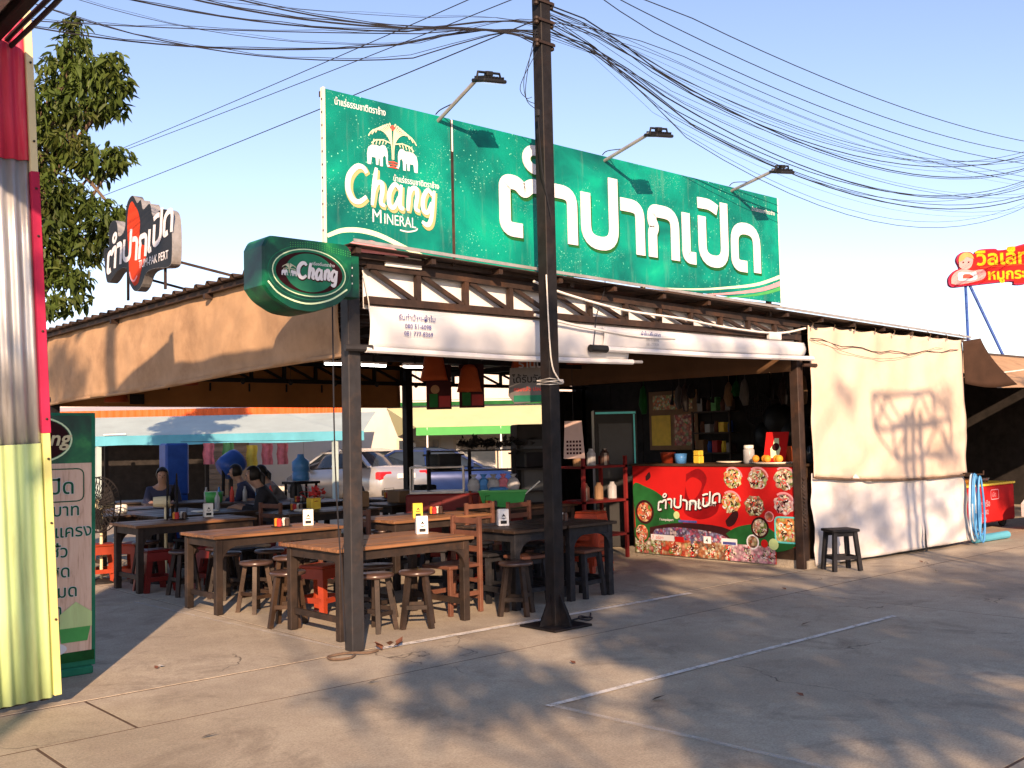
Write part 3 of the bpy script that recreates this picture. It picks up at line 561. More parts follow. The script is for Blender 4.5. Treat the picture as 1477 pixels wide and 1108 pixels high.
for k in range(5):
    T = Matrix.Translation((.13+.035*k, -.13+.02*(k % 2), .012+.012*(k % 3))) @ Matrix.Rotation(k*1.3, 4, 'Z') @ Matrix.Rotation(.5, 4, 'X'); lf.add([T @ V(*p) for p in ((0, 0, 0), (.03, .04, .01), (0, .11, 0), (-.03, .04, .01))], [(0, 1, 2, 3)])
tag(lf.build('dry_leaves', 'wood_orange'), 'small heap of dry leaves by the corner post foot', 'dry leaves')
# ------------------------------------------------------------------ billboard
bb = thing('billboard', 'long green billboard with big white Thai lettering above the roof', 'billboard', (3, .2, 3.2))
Fb = FR((0, .15, 0), (1, 0, 0))
def panel(x0, x1): 
    return MB().bx(x0, .15, 3.15, x1, .165, 4.41, .003).build('panel', 'billboard_green', bb)
pA = panel(-.14, 1.118); pB = panel(1.145, 6.08)
MB().bx(-.15, .168, 3.09, 6.09, .23, 3.13).build('frame', 'steel_rust', bb); MB().bx(-.15, .168, 4.36, 6.09, .23, 4.405).build('frame', 'steel_rust', bb)
MB().bx(-.166, .145, 3.1, -.142, .185, 4.42, .003).build('side_strip', 'billboard_side', bb)
for k in range(12): MB().bx(-.170, .155, 3.16+.105*k, -.166, .165, 3.175+.105*k).build('rivet', 'dark', bb)
MB().bar((1.131, .16, 3.11), (1.131, .16, 4.4), .022, .03, (1, 0, 0)).build('joint_strip', 'steel_rust', bb)
MB().bar((1.131, .15, 4.12), (1.131, .15, 4.4), .014, .012, (1, 0, 0)).build('joint_strip', 'white_paint', bb)
MB().bar((6.09, .16, 3.11), (6.09, .16, 4.41), .012, .02, (1, 0, 0)).build('edge_strip', 'white_paint', bb)
for x in (.6, 2.6, 4.6, 5.9): MB().bar((x, .2, zr(x)), (x, .2, 4.4), .05).build('upright', 'steel_rust', bb); MB().bar((x, .22, 4.2), (x, 1.3, zr(x)), .04).build('strut', 'steel_rust', bb)
thai_name(MB(), FR((.02, .15, -.022), (1, 0, 0)), 1.66, 3.46, .665, .55, .148, .002).build('lettering_shadow', 'leaf_print', pB, recalc=False)
thai_name(MB(), Fb, 1.66, 3.46, .665, .55, .134, .012, .008).build('lettering', 'white_print', pB)
text('น้ำแร่ธรรมชาติตราช้าง', .062, Fb, 5.55, 4.19, 'white_print', pB, bold=.012, sx=.85)
text('น้ำแร่ธรรมชาติตราช้าง', .075, Fb, -.06, 4.30, 'white_print', pA, bold=.012, sx=.75)
elephants(Fb, .5, 3.87, .21, pA)
MB().prism([(.47, 4.215), (.5, 4.185), (.53, 4.215), (.5, 4.235)], Fb, 0, .0075).build('red_mark', 'red_mark', pA, recalc=False)
for k in range(3): MB().prism([(.44, 3.872+.022*k), (.56, 3.872+.022*k), (.5, 3.888+.022*k)], Fb, 0, .006).build('red_mark', 'red_mark', pA, recalc=False)
chang(MB(), Fb, .045, 3.515, .212, .066, .002).build('lettering_outline', 'outline_print', pA, recalc=False)
chang(MB(), Fb, .03, 3.53, .212, .044, .0065).build('lettering', 'white_print', pA, recalc=False)
text('น้ำแร่ธรรมชาติตราช้าง', .068, Fb, .5, 3.765, 'white_print', pA, bold=.014, sx=.8)
text('M', .16, Fb, .28, 3.395, 'white_print', pA, sx=.85); text('INERAL', .125, Fb, .398, 3.395, 'white_print', pA, sx=.8)
MB().stroke(cr([(.56, 3.36), (.64, 3.355), (.72, 3.375), (.74, 3.395)], 5), .012, Fb, .003).build('flourish', 'white_print', pA, recalc=False)
MB().stroke(cr([(-.14, 3.23), (0, 3.29), (.17, 3.31), (.36, 3.29), (.6, 3.22), (.85, 3.15)], 5), [.03+.012*math.sin(i/25*PI) for i in range(26)], Fb, .002).build('swoosh', 'pale_print', pA, recalc=False)
MB().prism([(.0, 3.16), (.12, 3.225), (.28, 3.24), (.45, 3.215), (.66, 3.14), (.0, 3.13)], Fb, 0, .003).build('swoosh', 'salmon_print', pA, recalc=False)
MB().stroke(cr([(3.6, 3.135), (4.4, 3.175), (5.0, 3.24), (5.6, 3.33), (6.07, 3.46)], 6), [.008+.0015*i for i in range(25)], Fb, .002).build('swoosh', 'pale_print', pB, recalc=False)
MB().stroke(cr([(4.6, 3.13), (5.2, 3.2), (5.7, 3.28), (6.07, 3.38)], 6), [.012+.0025*i for i in range(19)], Fb, .0026).build('swoosh', 'salmon_print', pB, recalc=False)
MB().stroke(cr([(4.9, 3.125), (5.4, 3.18), (5.8, 3.25), (6.07, 3.32)], 6), [.01+.002*i for i in range(19)], Fb, .0032).build('swoosh', 'plastic_green', pB, recalc=False)
def flood(x, tip, q):
    t = thing('floodlight', 'black flat LED floodlight on an arm above the billboard, '+q, 'floodlight', (x, .15, 4.38), group='floodlights over the billboard')
    tp = V(*tip); MB().tube([(x, .17, 4.36), tp], .017, 8).build('arm', 'grey_metal', t)
    MB().tube(cr([(x-.02, .16, 4.42), V(x-.01, .1, 4.45), V(x, .15, 4.38).lerp(tp, .4)], 4), .005, 4).build('wire', 'cable', t)
    T = Matrix.Translation(tp+V(.1, -.02, -.01)) @ Matrix.Rotation(math.radians(-8), 4, 'Y') @ Matrix.Rotation(math.radians(14), 4, 'X') @ Matrix.Diagonal((.85, .85, .85, 1))
    h = MB().bx(-.15, -.1, -.02, .15, .1, .015, .01, T).build('lamp_head', 'black', t)
    MB().bx(-.13, -.08, -.024, .13, .08, -.0205, 0, T).build('lens', 'bulb_glass', h)
    for k in range(7): MB().bx(-.12+.04*k-.004, -.08, .0155, -.12+.04*k+.004, .08, .04, 0, T).build('fin', 'black', h)
    MB().tube([T @ V(-.16, 0, .0), T @ V(-.15, 0, .075), T @ V(.13, 0, .075), T @ V(.16, 0, 0)], .011, 5).build('bracket', 'black', t)
    MB().bx(-.05, -.03, .042, .03, .03, .09, .008, T).build('driver_box', 'black', t)
flood(.985, (.985, -.40, 4.59), 'near the emblem panel'); flood(3.077, (3.077, -.454, 4.50), 'above the middle of the lettering'); flood(5.171, (5.171, -.437, 4.48), 'near the far right end')
bb.location = (2.712, -.0714, 3.1376); bb.scale = (.961, .961, .961)
for o in C.objects:
    if o.get('category') == 'floodlight': o.location = (-.1706+.961*o.location.x, -.120, 4.2716); o.scale = (.961, .961, .961)
# ------------------------------------------------------------------ projecting lightbox sign at the corner
lb = thing('lightbox_sign', 'green projecting lightbox sign with oval white logo at the roof corner', 'sign', (-.2, -.1, 2.8))
out = rp([(-.93, 3.0), (-.89, 3.08), (-.24, 3.08), (-.2, 3.02), (-.2, 2.74), (-.32, 2.62), (-.55, 2.545), (-.72, 2.56), (-.87, 2.64), (-.93, 2.72)], .05, 4)
Fl = FR((0, -.3, 0), (1, 0, 0)); cx = -.57; cz = 2.82
shr = lambda k: [(cx+(x-cx)*k, cz+(z-cz)*k) for x, z in out]
lbm = MB(); n = len(out); rings = [(1, .3), (1, .03), (.975, 0)]; vs = []
for k, d in rings: vs += [Fl.p(x, z, -d) for x, z in shr(k)]
lbm.add(vs, [tuple(range(n))[::-1]]+[(r_*n+i, r_*n+(i+1) % n, (r_+1)*n+(i+1) % n, (r_+1)*n+i) for r_ in range(2) for i in range(n)]+[tuple(range(2*n, 3*n))])
box = lbm.build('box', 'lightbox_green', lb)
def ov(rx, rz, z, m, nm, ring=None, c=(-.565, 2.835)):
    mb = MB()
    if ring: mb.stroke([(c[0]+rx*math.cos(2*PI*k/40), c[1]+rz*math.sin(2*PI*k/40)) for k in range(40)], ring, Fl, z, 0, True)
    else: mb.disc(c, rx, Fl, z, 40, rz)
    mb.build(nm, m, box, recalc=False)
ov(.305, .175, .002, 'sign_green', 'oval_ground'); ov(.30, .17, .003, 'pale_print', 'oval_ring', .008); ov(.275, .15, .004, 'dark_print', 'oval_shade'); ov(.2, .14, .0045, 'sign_green', 'oval_core'); ov(.335, .195, .0015, 'sign_green', 'oval_ring', .006)
MB().stroke(cr([(-.9, 2.75), (-.8, 2.66), (-.6, 2.61), (-.4, 2.65), (-.25, 2.74)], 5), .012, Fl, .002).build('arc_highlight', 'pale_print', box, recalc=False)
elephants(Fl, -.735, 2.80, .05, box, .006)
chang(MB(), Fl, -.668, 2.785, .078, .036, .005).build('lettering_outline', 'dark_print', box, recalc=False); chang(MB(), Fl, -.672, 2.79, .078, .026, .0095).build('lettering', 'white_print', box, recalc=False)
text('เครื่องดื่มตราช้าง', .03, Fl, -.56, 2.895, 'white_print', box, bold=.01, z=.006)
dd = MB()
for k in range(26):
    for j in range(3): dd.disc((-.72+.02*k, 3.055-.016*j-.0011*abs(k-8)**1.2), .004, Fl, .002, 6)
tag(dd.build('dot_pattern', 'plastic_green', box, recalc=False), kind='stuff')
MB().bx(-.2, -.2, 2.7, -.075, -.08, 3.02, .004).build('bracket', 'lightbox_green', lb)
for k in range(3): MB().bx(-.15, -.206, 2.8+.06*k, -.138, -.201, 2.812+.06*k).build('screw', 'white_paint', lb)
# ------------------------------------------------------------------ roof logo sign on two legs
ls = thing('roof_logo_sign', 'black cut-out logo sign with red chilli heart standing on the roof edge', 'sign', (.3, 4.9, 3.1))
Fs = FR((.2, 4.95, 4.0), (0, -1, 0)); 
o2 = cr([(-1.16, -.36), (-1.2, .0), (-1.02, .02), (-1.0, .32), (-.86, .4), (-.72, .34), (-.66, .12), (-.44, .18), (-.38, .5), (-.28, .62), (-.14, .64), (-.0, .5), (.12, .52), (.2, .36), (.42, .4), (.52, .2), (.78, .24), (1.02, .16), (1.1, -.05), (1.1, -.5), (1.0, -.62), (.6, -.58), (.3, -.6), (.12, -.78), (-.08, -.82), (-.28, -.66), (-.38, -.42), (-.7, -.42), (-.92, -.52), (-1.08, -.54), (-1.16, -.36)], 4)[:-1]
o2 = [(p.x, p.y) for p in o2]
sb = MB().prism(o2, Fs, .2).build('sign_body', 'grey_metal', ls); MB().prism([(x*.995, y*.995) for x, y in o2], Fs, 0, .002).build('face', 'black', sb, recalc=False)
ht = [(p.x, p.y) for p in cr([(-.1, -.74), (-.26, -.55), (-.3, -.2), (-.34, .2), (-.3, .46), (-.18, .56), (-.06, .46), (.02, .38), (.1, .2), (.08, -.1), (.26, -.2), (.3, -.36), (.16, -.5), (.04, -.7), (-.1, -.74)], 4)[:-1]]
MB().prism(ht, Fs, 0, .004).build('chilli_heart', 'orange_red', sb, recalc=False)
thai_name(MB(), Fs, -1.1, -.33, .37, .36, .08, .006, 0, .12, .16).build('lettering', 'white_print', sb, recalc=False)
text('TUM-PAK PERT', .17, Fs, .06, -.5, 'white_print', sb, z=.007, sx=.82, bold=.01); MB().stroke(cr([(-.26, -.5), (-.2, -.62), (-.1, -.66), (.0, -.6)], 4), .03, Fs, .007).build('smile_mark', 'salmon_print', sb, recalc=False)
ls.location = (.3, 4.9, 3.36); ls.scale = (.55, .88, .78)
for y in (5.43, 4.2): MB().bar((.3, y, zr(.3)), (.3, y, 3.75), .04).build('leg', 'steel_rust', ls)
for y in (5.4, 4.05): MB().bar((.33, y, 3.5), (1.3, y-1.1, zr(1.3)), .035).build('brace', 'steel_rust', ls)
# ------------------------------------------------------------------ left: corrugated wall, eave, standee
cw = thing('corrugated_wall', 'corrugated metal wall of lime, bare and pink sheets at the left edge', 'wall', (-3.2, 0, 0))
def corr(x0, x1, z0, z1, m, y=0, nm='sheet', sl_=0):
    mb = MB(); n = int((x1-x0)/.0095); mb.grid(lambda u, v: V(x1-(x1-x0)*u, y-.0125*math.sin((x1-(x1-x0)*u)*2*PI/.076)-.012*(v < .001)*0, z0+(z1+sl_*(x1-x0)*u-z0)*v), n, 3)
    o = mb.build(nm, m, cw, True); md = o.modifiers.new('t', 'SOLIDIFY'); md.thickness = .003; return o
corr(-3.45, -2.245, .02, 1.60, 'lime_sheet'); corr(-3.45, -2.24, 1.56, 3.42, 'galv', .01); corr(-3.45, -2.22, 3.38, 4.30, 'pink_sheet', .0, sl_=.37)
MB().bx(-2.24, -.03, 3.30, -2.195, .03, 4.34, .003).build('corner_trim', 'trim_cream', cw); MB().bx(-2.242, -.034, 1.66, -2.19, .034, 3.31, .003).build('corner_trim', 'trim_pink', cw); MB().bx(-2.24, -.03, .03, -2.195, .03, 1.67, .003).build('corner_trim', 'trim_lime', cw)
for z in (.5, 1.1, 1.5, 1.75, 2.3, 2.9, 3.2, 3.5, 4.0): MB().lathe([(.008, 0), (.008, .006), (.002, .009)], 6, (0, 0, 0), Matrix.Translation((-2.215, -.034, z)) @ Matrix.Rotation(PI/2, 4, 'X')).build('screw', 'steel_rust', cw)
MB().bx(-2.3, .04, 0, -2.25, .09, 4.3).build('stud', 'steel_rust', cw)
MB().bx(-3.45, .05, 0, -2.32, .08, .06).build('sill_rail', 'steel_rust', cw)
cw.rotation_euler = (0, math.radians(-2.6), 0)
ev = thing('eave_roof', 'dark metal eave and gutter overhead at the top left corner', 'roof', (-3, -1.5, 4.4))
mb = MB(); mb.grid(lambda u, v: V(-2.60-1.6*u, .4-3.4*v, 4.19+.2*u+.018*math.sin(u*1.6*2*PI/.15)), 60, 4); e_ = mb.build('roof_sheet', 'galv', ev); e_.modifiers.new('t', 'SOLIDIFY').thickness = .004
MB().bx(-2.66, -3.0, 4.11, -2.585, .4, 4.188, .01).build('gutter', 'steel_black', ev)
MB().bx(-2.80, -3.0, 4.12, -2.70, .4, 4.18, .01).build('purlin', 'grey_metal', ev)
for k in range(4): MB().bx(-4.1, .2-1.0*k, 4.13, -2.67, .25-1.0*k, 4.178).build('rafter', 'grey_metal', ev)
for q, (dx, dz) in enumerate(((0, 0), (.025, -.03))): tag(MB().tube([(-2.53+dx, .45-3.4*k/8, 4.155+dz+.008*math.sin(k*1.3+q)) for k in range(9)], .016, 6).build('eave_cable', 'cable'), ('upper', 'lower')[q]+' of two thick black cables strapped along the top left eave', 'cable', 'cables along the eave')
st = thing('banner_stand', 'upright menu banner with green top and wood print beside the lime wall', 'banner', (-1.9, .8, 0))
MB().bx(-2.52, .8, .06, -1.70, .9, 1.86, .004).build('frame', 'sign_green', st); MB().bx(-2.5, .78, .0, -1.72, .92, .06, .01).build('foot', 'sign_green', st)
Fst = FR((-2.5, .795, 0), (1, 0, 0))
def rect(fr, x0, y0, x1, y1, z, m, nm, par): MB().prism([(x0, y0), (x1, y0), (x1, y1), (x0, y1)], fr, 0, z).build(nm, m, par, recalc=False)
rect(Fst, .02, .17, .77, 1.50, .001, 'wood_print', 'wood_panel', st); rect(Fst, .02, 1.50, .77, 1.84, .001, 'lightbox_green', 'header', st); rect(Fst, .0, .1, .79, .17, .001, 'leaf_print', 'footer', st)
MB().stroke([(.40+.23*math.cos(2*PI*k/40), 1.67+.155*math.sin(2*PI*k/40)) for k in range(40)], .012, Fst, .003, 0, True).build('oval_ring', 'pale_print', st, recalc=False); MB().disc((.40, 1.67), .215, Fst, .002, 40, .145).build('oval_ground', 'dark_print', st, recalc=False)
text('Chang', .15, Fst, .23, 1.63, 'trim_cream', st, shear=.25, bold=.02, z=.004); MB().stroke(rp([(.1, 1.23), (.715, 1.23), (.715, 1.46), (.1, 1.46)], .05, 4, True), .008, Fst, .003, 0, True).build('title_frame', 'green_text', st, recalc=False)
for bd, xx, yy, sz in (('ตำปากเปิด', .655, 1.285, .15), ('เริ่ม  39 บาท', .69, 1.13, .12), ('ตำหอยแครง', .775, .98, .12), ('ตำซั่ว', .61, .84, .12), ('กุ้งสด', .625, .70, .12), ('ยำไข่มด', .675, .56, .12), ('ต้ม ยำ', .57, .43, .12), ('089 123 313', .67, .29, .12)):
    text(bd, sz, Fst, xx, yy, 'white_print', st, bold=.035, align='RIGHT', z=.003); text(bd, sz, Fst, xx, yy, 'green_text', st, bold=.012, align='RIGHT', z=.0045)
MB().disc((.47, .2), .13, Fst, .003, 24, .05).build('plate_print', 'white_print', st, recalc=False); MB().disc((.47, .205), .07, Fst, .004, 16, .03).build('salad_print', 'leaf_salad', st, recalc=False)
MB().prism([(.56, .24), (.74, .24), (.77, .38), (.72, .46), (.6, .46), (.54, .38)], Fst, 0, .005).build('pot_print', 'plastic_green', st, recalc=False); MB().prism([(.55, .34), (.77, .34), (.77, .44), (.66, .52), (.55, .44)], Fst, 0, .006).build('pot_lid_print', 'lime_sheet', st, recalc=False)
# ------------------------------------------------------------------ tables
TBL = {}
def make_table(L, W, top, leg, br, H=.745, name='dining_table'):
    t = thing(name, 'table', 'table'); npl = max(3, round(W/.14)); pm = {}
    for k in range(npl):
        w_ = W/npl; mb = MB().bx(0, k*w_+.0015, H-.03+.0015*(k % 3), L, (k+1)*w_-.0015, H+.0015*((k*2) % 3), .004); mb.build('plank', top, t)
    a = .045
    ap = MB().bx(a, a, H-.11, L-a, a+.022, H-.031); ap.bx(a, W-a-.022, H-.11, L-a, W-a, H-.031); ap.bx(a, a+.022, H-.11, a+.022, W-a-.022, H-.031); ap.bx(L-a-.022, a+.022, H-.11, L-a, W-a-.022, H-.031)
    ap.build('apron', leg, t); lw_ = .068
    for x in (a-.01, L-a-lw_+.01):
        for y in (a-.01, W-a-lw_+.01):
            MB().bx(x, y, 0, x+lw_, y+lw_, H-.032, .005).build('leg', leg, t)
            if br:
                sg = 1 if x < L/2 else -1; x0 = x+lw_ if sg > 0 else x; fr = FR((x0, y+.012, H-.11), (sg, 0, 0)); pts = [(0, 0), (.16, 0)]+[(.16*(1-math.sin(q*PI/12)), -.16*(1-math.cos(q*PI/12))) for q in range(1, 7)]
                MB().prism(pts, fr, .03).build('corner_bracket', leg, t)
    for x in (a+.02, L-a-.045): MB().bx(x, a+lw_-.01, .14, x+.028, W-a-lw_+.01, .19).build('stretcher', leg, t)
    return t
def table(kind, x, y, label, rz=0):
    p = TBL[kind]; q = place(p[0], (x, y, .003), rz, label, 'wooden dining tables', first=not p[1]); p[1] = True; return q
TBL['a'] = [make_table(1.42, .92, 'wood_top', 'wood_dark', True), False]; TBL['b'] = [make_table(1.45, .78, 'wood_top', 'wood_dark', True), False]
TBL['c'] = [make_table(.69, .9, 'wood_brown', 'stool_black', True), False]; TBL['d'] = [make_table(1.45, .75, 'wood_brown', 'wood_dark', False), False]
bpy.context.view_layer.update()
table('a', .05, .36, 'nearest plank-topped dining table, its corner beside the front corner post')
table('b', -.05, 2.36, 'plank-topped table second from the front on the left, orange sunlight on its top')
table('b', .0, 4.38, 'plank-topped table third from the front on the left, close to the standing fans')
table('c', 1.98, .40, 'small square dark table left of the black steel pole, white dispenser on top'); table('c', 2.70, .40, 'small square dark table right of the black steel pole, orange-topped stool under it')
table('a', 2.0, 2.36, 'reddish plank table behind the nearest one, tan dispenser on its edge')
table('d', 1.85, 4.45, 'dark long table in front of the woman in black, flowers and boxes on it'); table('d', 3.75, 2.75, 'dark table with the green crate on it, behind the black steel pole')
table('d', .3, 6.3, 'small far table with a pale round box on it near the left fan'); table('d', .72, 5.55, 'dark table the woman in black leans on, bottle and papers on it'); table('d', 3.6, 4.7, 'dark far table piled with goods before the parked cars')
# ------------------------------------------------------------------ stools and chairs
def round_stool(seat, leg):
    t = thing('round_stool', 'stool', 'stool'); MB().lathe([(.0, .447), (.14, .447), (.158, .455), (.16, .472), (.15, .483), (.0, .486)], 20).build('seat', seat, t, True)
    for k in range(4):
        a = PI/4+PI/2*k; c, s = math.cos(a), math.sin(a); MB().bar((.10*c, .10*s, .446), (.175*c, .175*s, 0), .04, .04).build('leg', leg, t)
        b = a+PI/2; MB().bar((.15*c, .15*s, .15+.03*(k % 2)), (.15*math.cos(b), .15*math.sin(b), .15+.03*(k % 2)), .02, .035).build('rung', leg, t)
    return t
def square_stool(seat, leg):
    t = thing('square_stool', 'stool', 'stool'); MB().bx(-.17, -.15, .445, .17, .15, .478, .008).build('seat', seat, t)
    for sx in (-1, 1):
        for sy in (-1, 1): MB().bar((sx*.125, sy*.105, .445), (sx*.16, sy*.14, 0), .045, .045, (0, 1, 0)).build('leg', leg, t)
    for s in (-1, 1):
        MB().bar((-.145, s*.127, .15), (.145, s*.127, .15), .022, .04).build('rung', leg, t); MB().bar((s*.14, -.12, .15), (s*.14, .12, .15), .022, .04).build('rung', leg, t); MB().bar((-.11, s*.1, .42), (.11, s*.1, .42), .02, .05).build('apron', leg, t)
    return t
def plastic_stool(m):
    t = thing('plastic_stool', 'stool', 'stool')
    def sq(h, r): return [(sx*h, sy*h) for sx, sy in ((-1, -1), (1, -1), (1, 1), (-1, 1))]
    MB().bx(-.145, -.145, .43, .145, .145, .46, .012).build('seat', m, t); sk = MB()
    for a in range(4):
        T = Matrix.Rotation(PI/2*a, 4, 'Z'); sk.add([T @ V(*p) for p in ((-.14, -.142, .432), (.14, -.142, .432), (.15, -.152, .34), (-.15, -.152, .34))], [(0, 1, 2, 3)])
    sk.build('skirt', m, t)
    for sx in (-1, 1):
        for sy in (-1, 1): 
            mb = MB(); mb.add([V(sx*.15, sy*.15, .345), V(sx*.085, sy*.152, .345), V(sx*.152, sy*.085, .345), V(sx*.185, sy*.185, 0), V(sx*.135, sy*.187, 0), V(sx*.187, sy*.135, 0)], [(0, 1, 4, 3), (0, 3, 5, 2), (1, 2, 5, 4), (3, 4, 5)]); mb.build('leg', m, t)
    for a in range(4):
        T = Matrix.Rotation(PI/2*a, 4, 'Z'); MB().bx(-.14, -.172, .12, .14, -.160, .17, 0, T).build('rail', m, t)
    return t
def ladder_chair(m):
    t = thing('ladder_chair', 'chair', 'chair'); MB().bx(-.2, -.2, .42, .2, .2, .45, .006).build('seat', m, t)
    for s in (-1, 1):
        MB().bx(.165, s*.185-.02, 0, .205, s*.185+.02, .88, .004).build('back_post', m, t); MB().bx(-.2, s*.18-.02, 0, -.16, s*.18+.02, .42, .004).build('leg', m, t)
        MB().bx(-.16, s*.18-.012, .16, .165, s*.18+.012, .2).build('rung', m, t)
    for z in (.84, .72, .58): MB().bx(.175, -.165, z-.03, .195, .165, z+.025, .003).build('back_slat', m, t)
    for z in (.12, .27): MB().bx(.175, -.165, z, .197, .165, z+.035).build('rung', m, t)
    return t
PR = {'rw': round_stool('wood_seat', 'wood_brown'), 'rb': round_stool('wood_seat', 'wood_dark'), 'so': square_stool('wood_orange', 'stool_black'), 'sk': square_stool('stool_black', 'stool_black'), 'pr': plastic_stool('plastic_red'), 'po': plastic_stool('plastic_orange'), 'ch': ladder_chair('wood_orange')}
bpy.context.view_layer.update(); used = set()
def seat(k, x, y, rz, label, group):
    o = place(PR[k], (x, y, .003), rz, label, group, first=k not in used); used.add(k); return o
W_ = 'round wooden stools'; Rg = 'stools around the tables'
seat('rw', .36, 2.33, .2, 'round stool with pale brown legs in front of the second table', W_); seat('rw', .78, 2.45, .6, 'round stool with pale brown legs partly behind the corner post', W_)
seat('rb', .58, .62, .3, 'dark round stool just right of the corner post under the nearest table', W_); seat('rb', .93, .50, .9, 'dark round stool under the middle of the nearest table', W_)
seat('rb', .95, 1.15, .1, 'dark round stool at the far side of the nearest table', W_); seat('rb', .98, 3.22, .5, 'dark round stool at the far side of the second table', W_); seat('rb', .55, 3.35, .2, 'dark round stool behind the pale-legged one at the second table', W_)
seat('rw', .18, 1.4, .8, 'round stool leaning near the left end of the nearest table', W_)
seat('so', 3.08, .60, .15, 'square stool with orange wooden seat under the table right of the pole', 'square stools by the pole'); seat('so', 2.36, .66, -.05, 'square stool with ochre seat just left of the pole', 'square stools by the pole')
seat('sk', 2.28, 1.12, .1, 'dark square stool at the back left of the pole table', 'square stools by the pole'); seat('sk', 6.42, -.31, -.55, 'black weathered stool standing alone in front of the white tarpaulin', None)
seat('sk', 3.2, 1.4, .2, 'dark square stool behind the table right of the pole', 'square stools by the pole')
seat('ch', 1.60, .86, .05, 'reddish ladder-back chair at the right end of the nearest table', 'ladder-back chairs'); seat('ch', 1.62, 2.75, .1, 'reddish ladder-back chair between the second row tables', 'ladder-back chairs'); seat('ch', 1.66, 4.75, .2, 'ladder-back chair near the woman in black', 'ladder-back chairs'); seat('ch', 3.62, 1.95, 1.7, 'orange wooden chair behind the table right of the pole', 'ladder-back chairs'); seat('ch', 3.2, 2.2, 1.5, 'orange wooden chair left of the pole in the shade', 'ladder-back chairs')
for k, (m, x, y, l) in enumerate((('pr', .28, 4.55, 'dark red plastic stool under the third table'), ('pr', .86, 4.30, 'dark red plastic stool between the second and third tables'), ('po', .12, 5.75, 'orange plastic stool in the sun by the menu banner'), ('po', .42, 5.55, 'orange plastic stool right of the one by the banner'), ('pr', 1.15, 5.0, 'red plastic stool at the far right end of the third table'), ('po', .72, 1.75, 'orange plastic stool behind the nearest table'), ('sk', 1.2, 1.85, 'dark square stool behind the right part of the nearest table'), ('sk', .9, 3.65, 'dark square stool behind the second table'), ('po', 1.3, 3.5, 'orange plastic stool at the right of the second table'), ('pr', 2.5, 1.75, 'red plastic stool behind the small square tables'), ('sk', 2.2, 1.9, 'dark square stool left of the red one behind the square tables'), ('sk', 2.9, 3.6, 'dark square stool behind the reddish plank table'), ('pr', 2.2, 3.5, 'red plastic stool at the back of the reddish plank table'), ('pr', 2.45, 5.68, 'red plastic stool the woman in black sits on'))): seat(m, x, y, k*.7, l, Rg)
table('d', 2.6, 6.3, 'dark long table right of the woman in black, towards the rear'); table('d', .2, 7.35, 'dark table at the far left rear beside the tree'); table('d', 4.3, 5.9, 'dark rear table close to the rear post'); table('d', 1.0, 9.6, 'dark table at the far left under the blue awning', -.4)
for k, (kd, x, y, l) in enumerate((('rb', .35, 3.95, 'dark round stool in front of the third table at left'), ('rb', .75, 3.9, 'dark round stool in front of the third table, middle'), ('sk', 1.15, 3.95, 'dark square stool in front of the third table at right'), ('rb', .5, 5.35, 'dark round stool behind the third table at left'), ('sk', 1.05, 5.3, 'dark square stool behind the third table'), ('sk', 2.1, 4.2, 'dark square stool in front of the long table with flowers'), ('rb', 2.6, 4.15, 'dark round stool in front of the long table with flowers'), ('rb', 3.1, 4.2, 'dark round stool at the right of the long table with flowers'), ('sk', 2.9, 6.0, 'dark square stool by the rear table right of the woman'), ('sk', 3.4, 6.9, 'dark square stool behind the rear table right of the woman'), ('sk', .6, 8.2, 'dark square stool at the far left rear'), ('rb', 1.4, 7.2, 'dark round stool at the rear left'), ('sk', 4.0, 2.45, 'dark square stool in front of the green basket'), ('rb', 4.6, 2.4, 'dark round stool in front of the green basket at right'), ('rb', 1.9, .3, 'dark round stool squeezed left of the small square tables'), ('sk', 2.9, 2.1, 'dark square stool in front of the reddish plank table'))): seat(kd, x, y, k*.83, l, 'dark stools around the tables')
for k, (x, y) in enumerate(((.9, 2.8), (.7, 4.85), (2.9, 2.8), (2.95, .78), (2.3, 4.95), (3.3, 6.6), (.7, 7.7), (4.6, 6.2), (4.0, 3.1))):
    cd2 = thing('condiment_caddy', 'small wire caddy of sauce jars standing on '+('the second table from the front', 'the third table from the front', 'the reddish plank table', 'the small square table at the pole', 'the long table with flowers', 'the rear table right of the woman', 'the far left rear table', 'the table close to the rear post', 'the table with the green basket')[k], 'caddy', (x, y, .752), 0, 'condiment caddies on the tables'); MB().bx(x-.09, y-.06, .752, x+.09, y+.06, .76).build('tray', 'dark', cd2); MB().tube([(x-.09, y, .76), (x-.09, y, .9), (x+.09, y, .9), (x+.09, y, .76)], .004, 5).build('handle', 'steel_black', cd2)
    for q in range(4): jx, jy = x-.045+.09*(q % 2), y-.028+.056*(q//2); MB().lathe([(0, .761), (.026, .761), (.028, .82), (.022, .828), (.022, .84), (0, .84)], 8, (jx, jy, 0)).build('jar', ('flower', 'wood_seat', 'fruit', 'paper')[q], cd2)
for k in range(4):
    q = place(PR['po'], (4.55, 1.9, .003+.085*k), .1*k, ('lowest', 'second from bottom', 'third from bottom', 'topmost')[k]+' of the orange plastic stools stacked left of the counter', 'stack of orange stools')
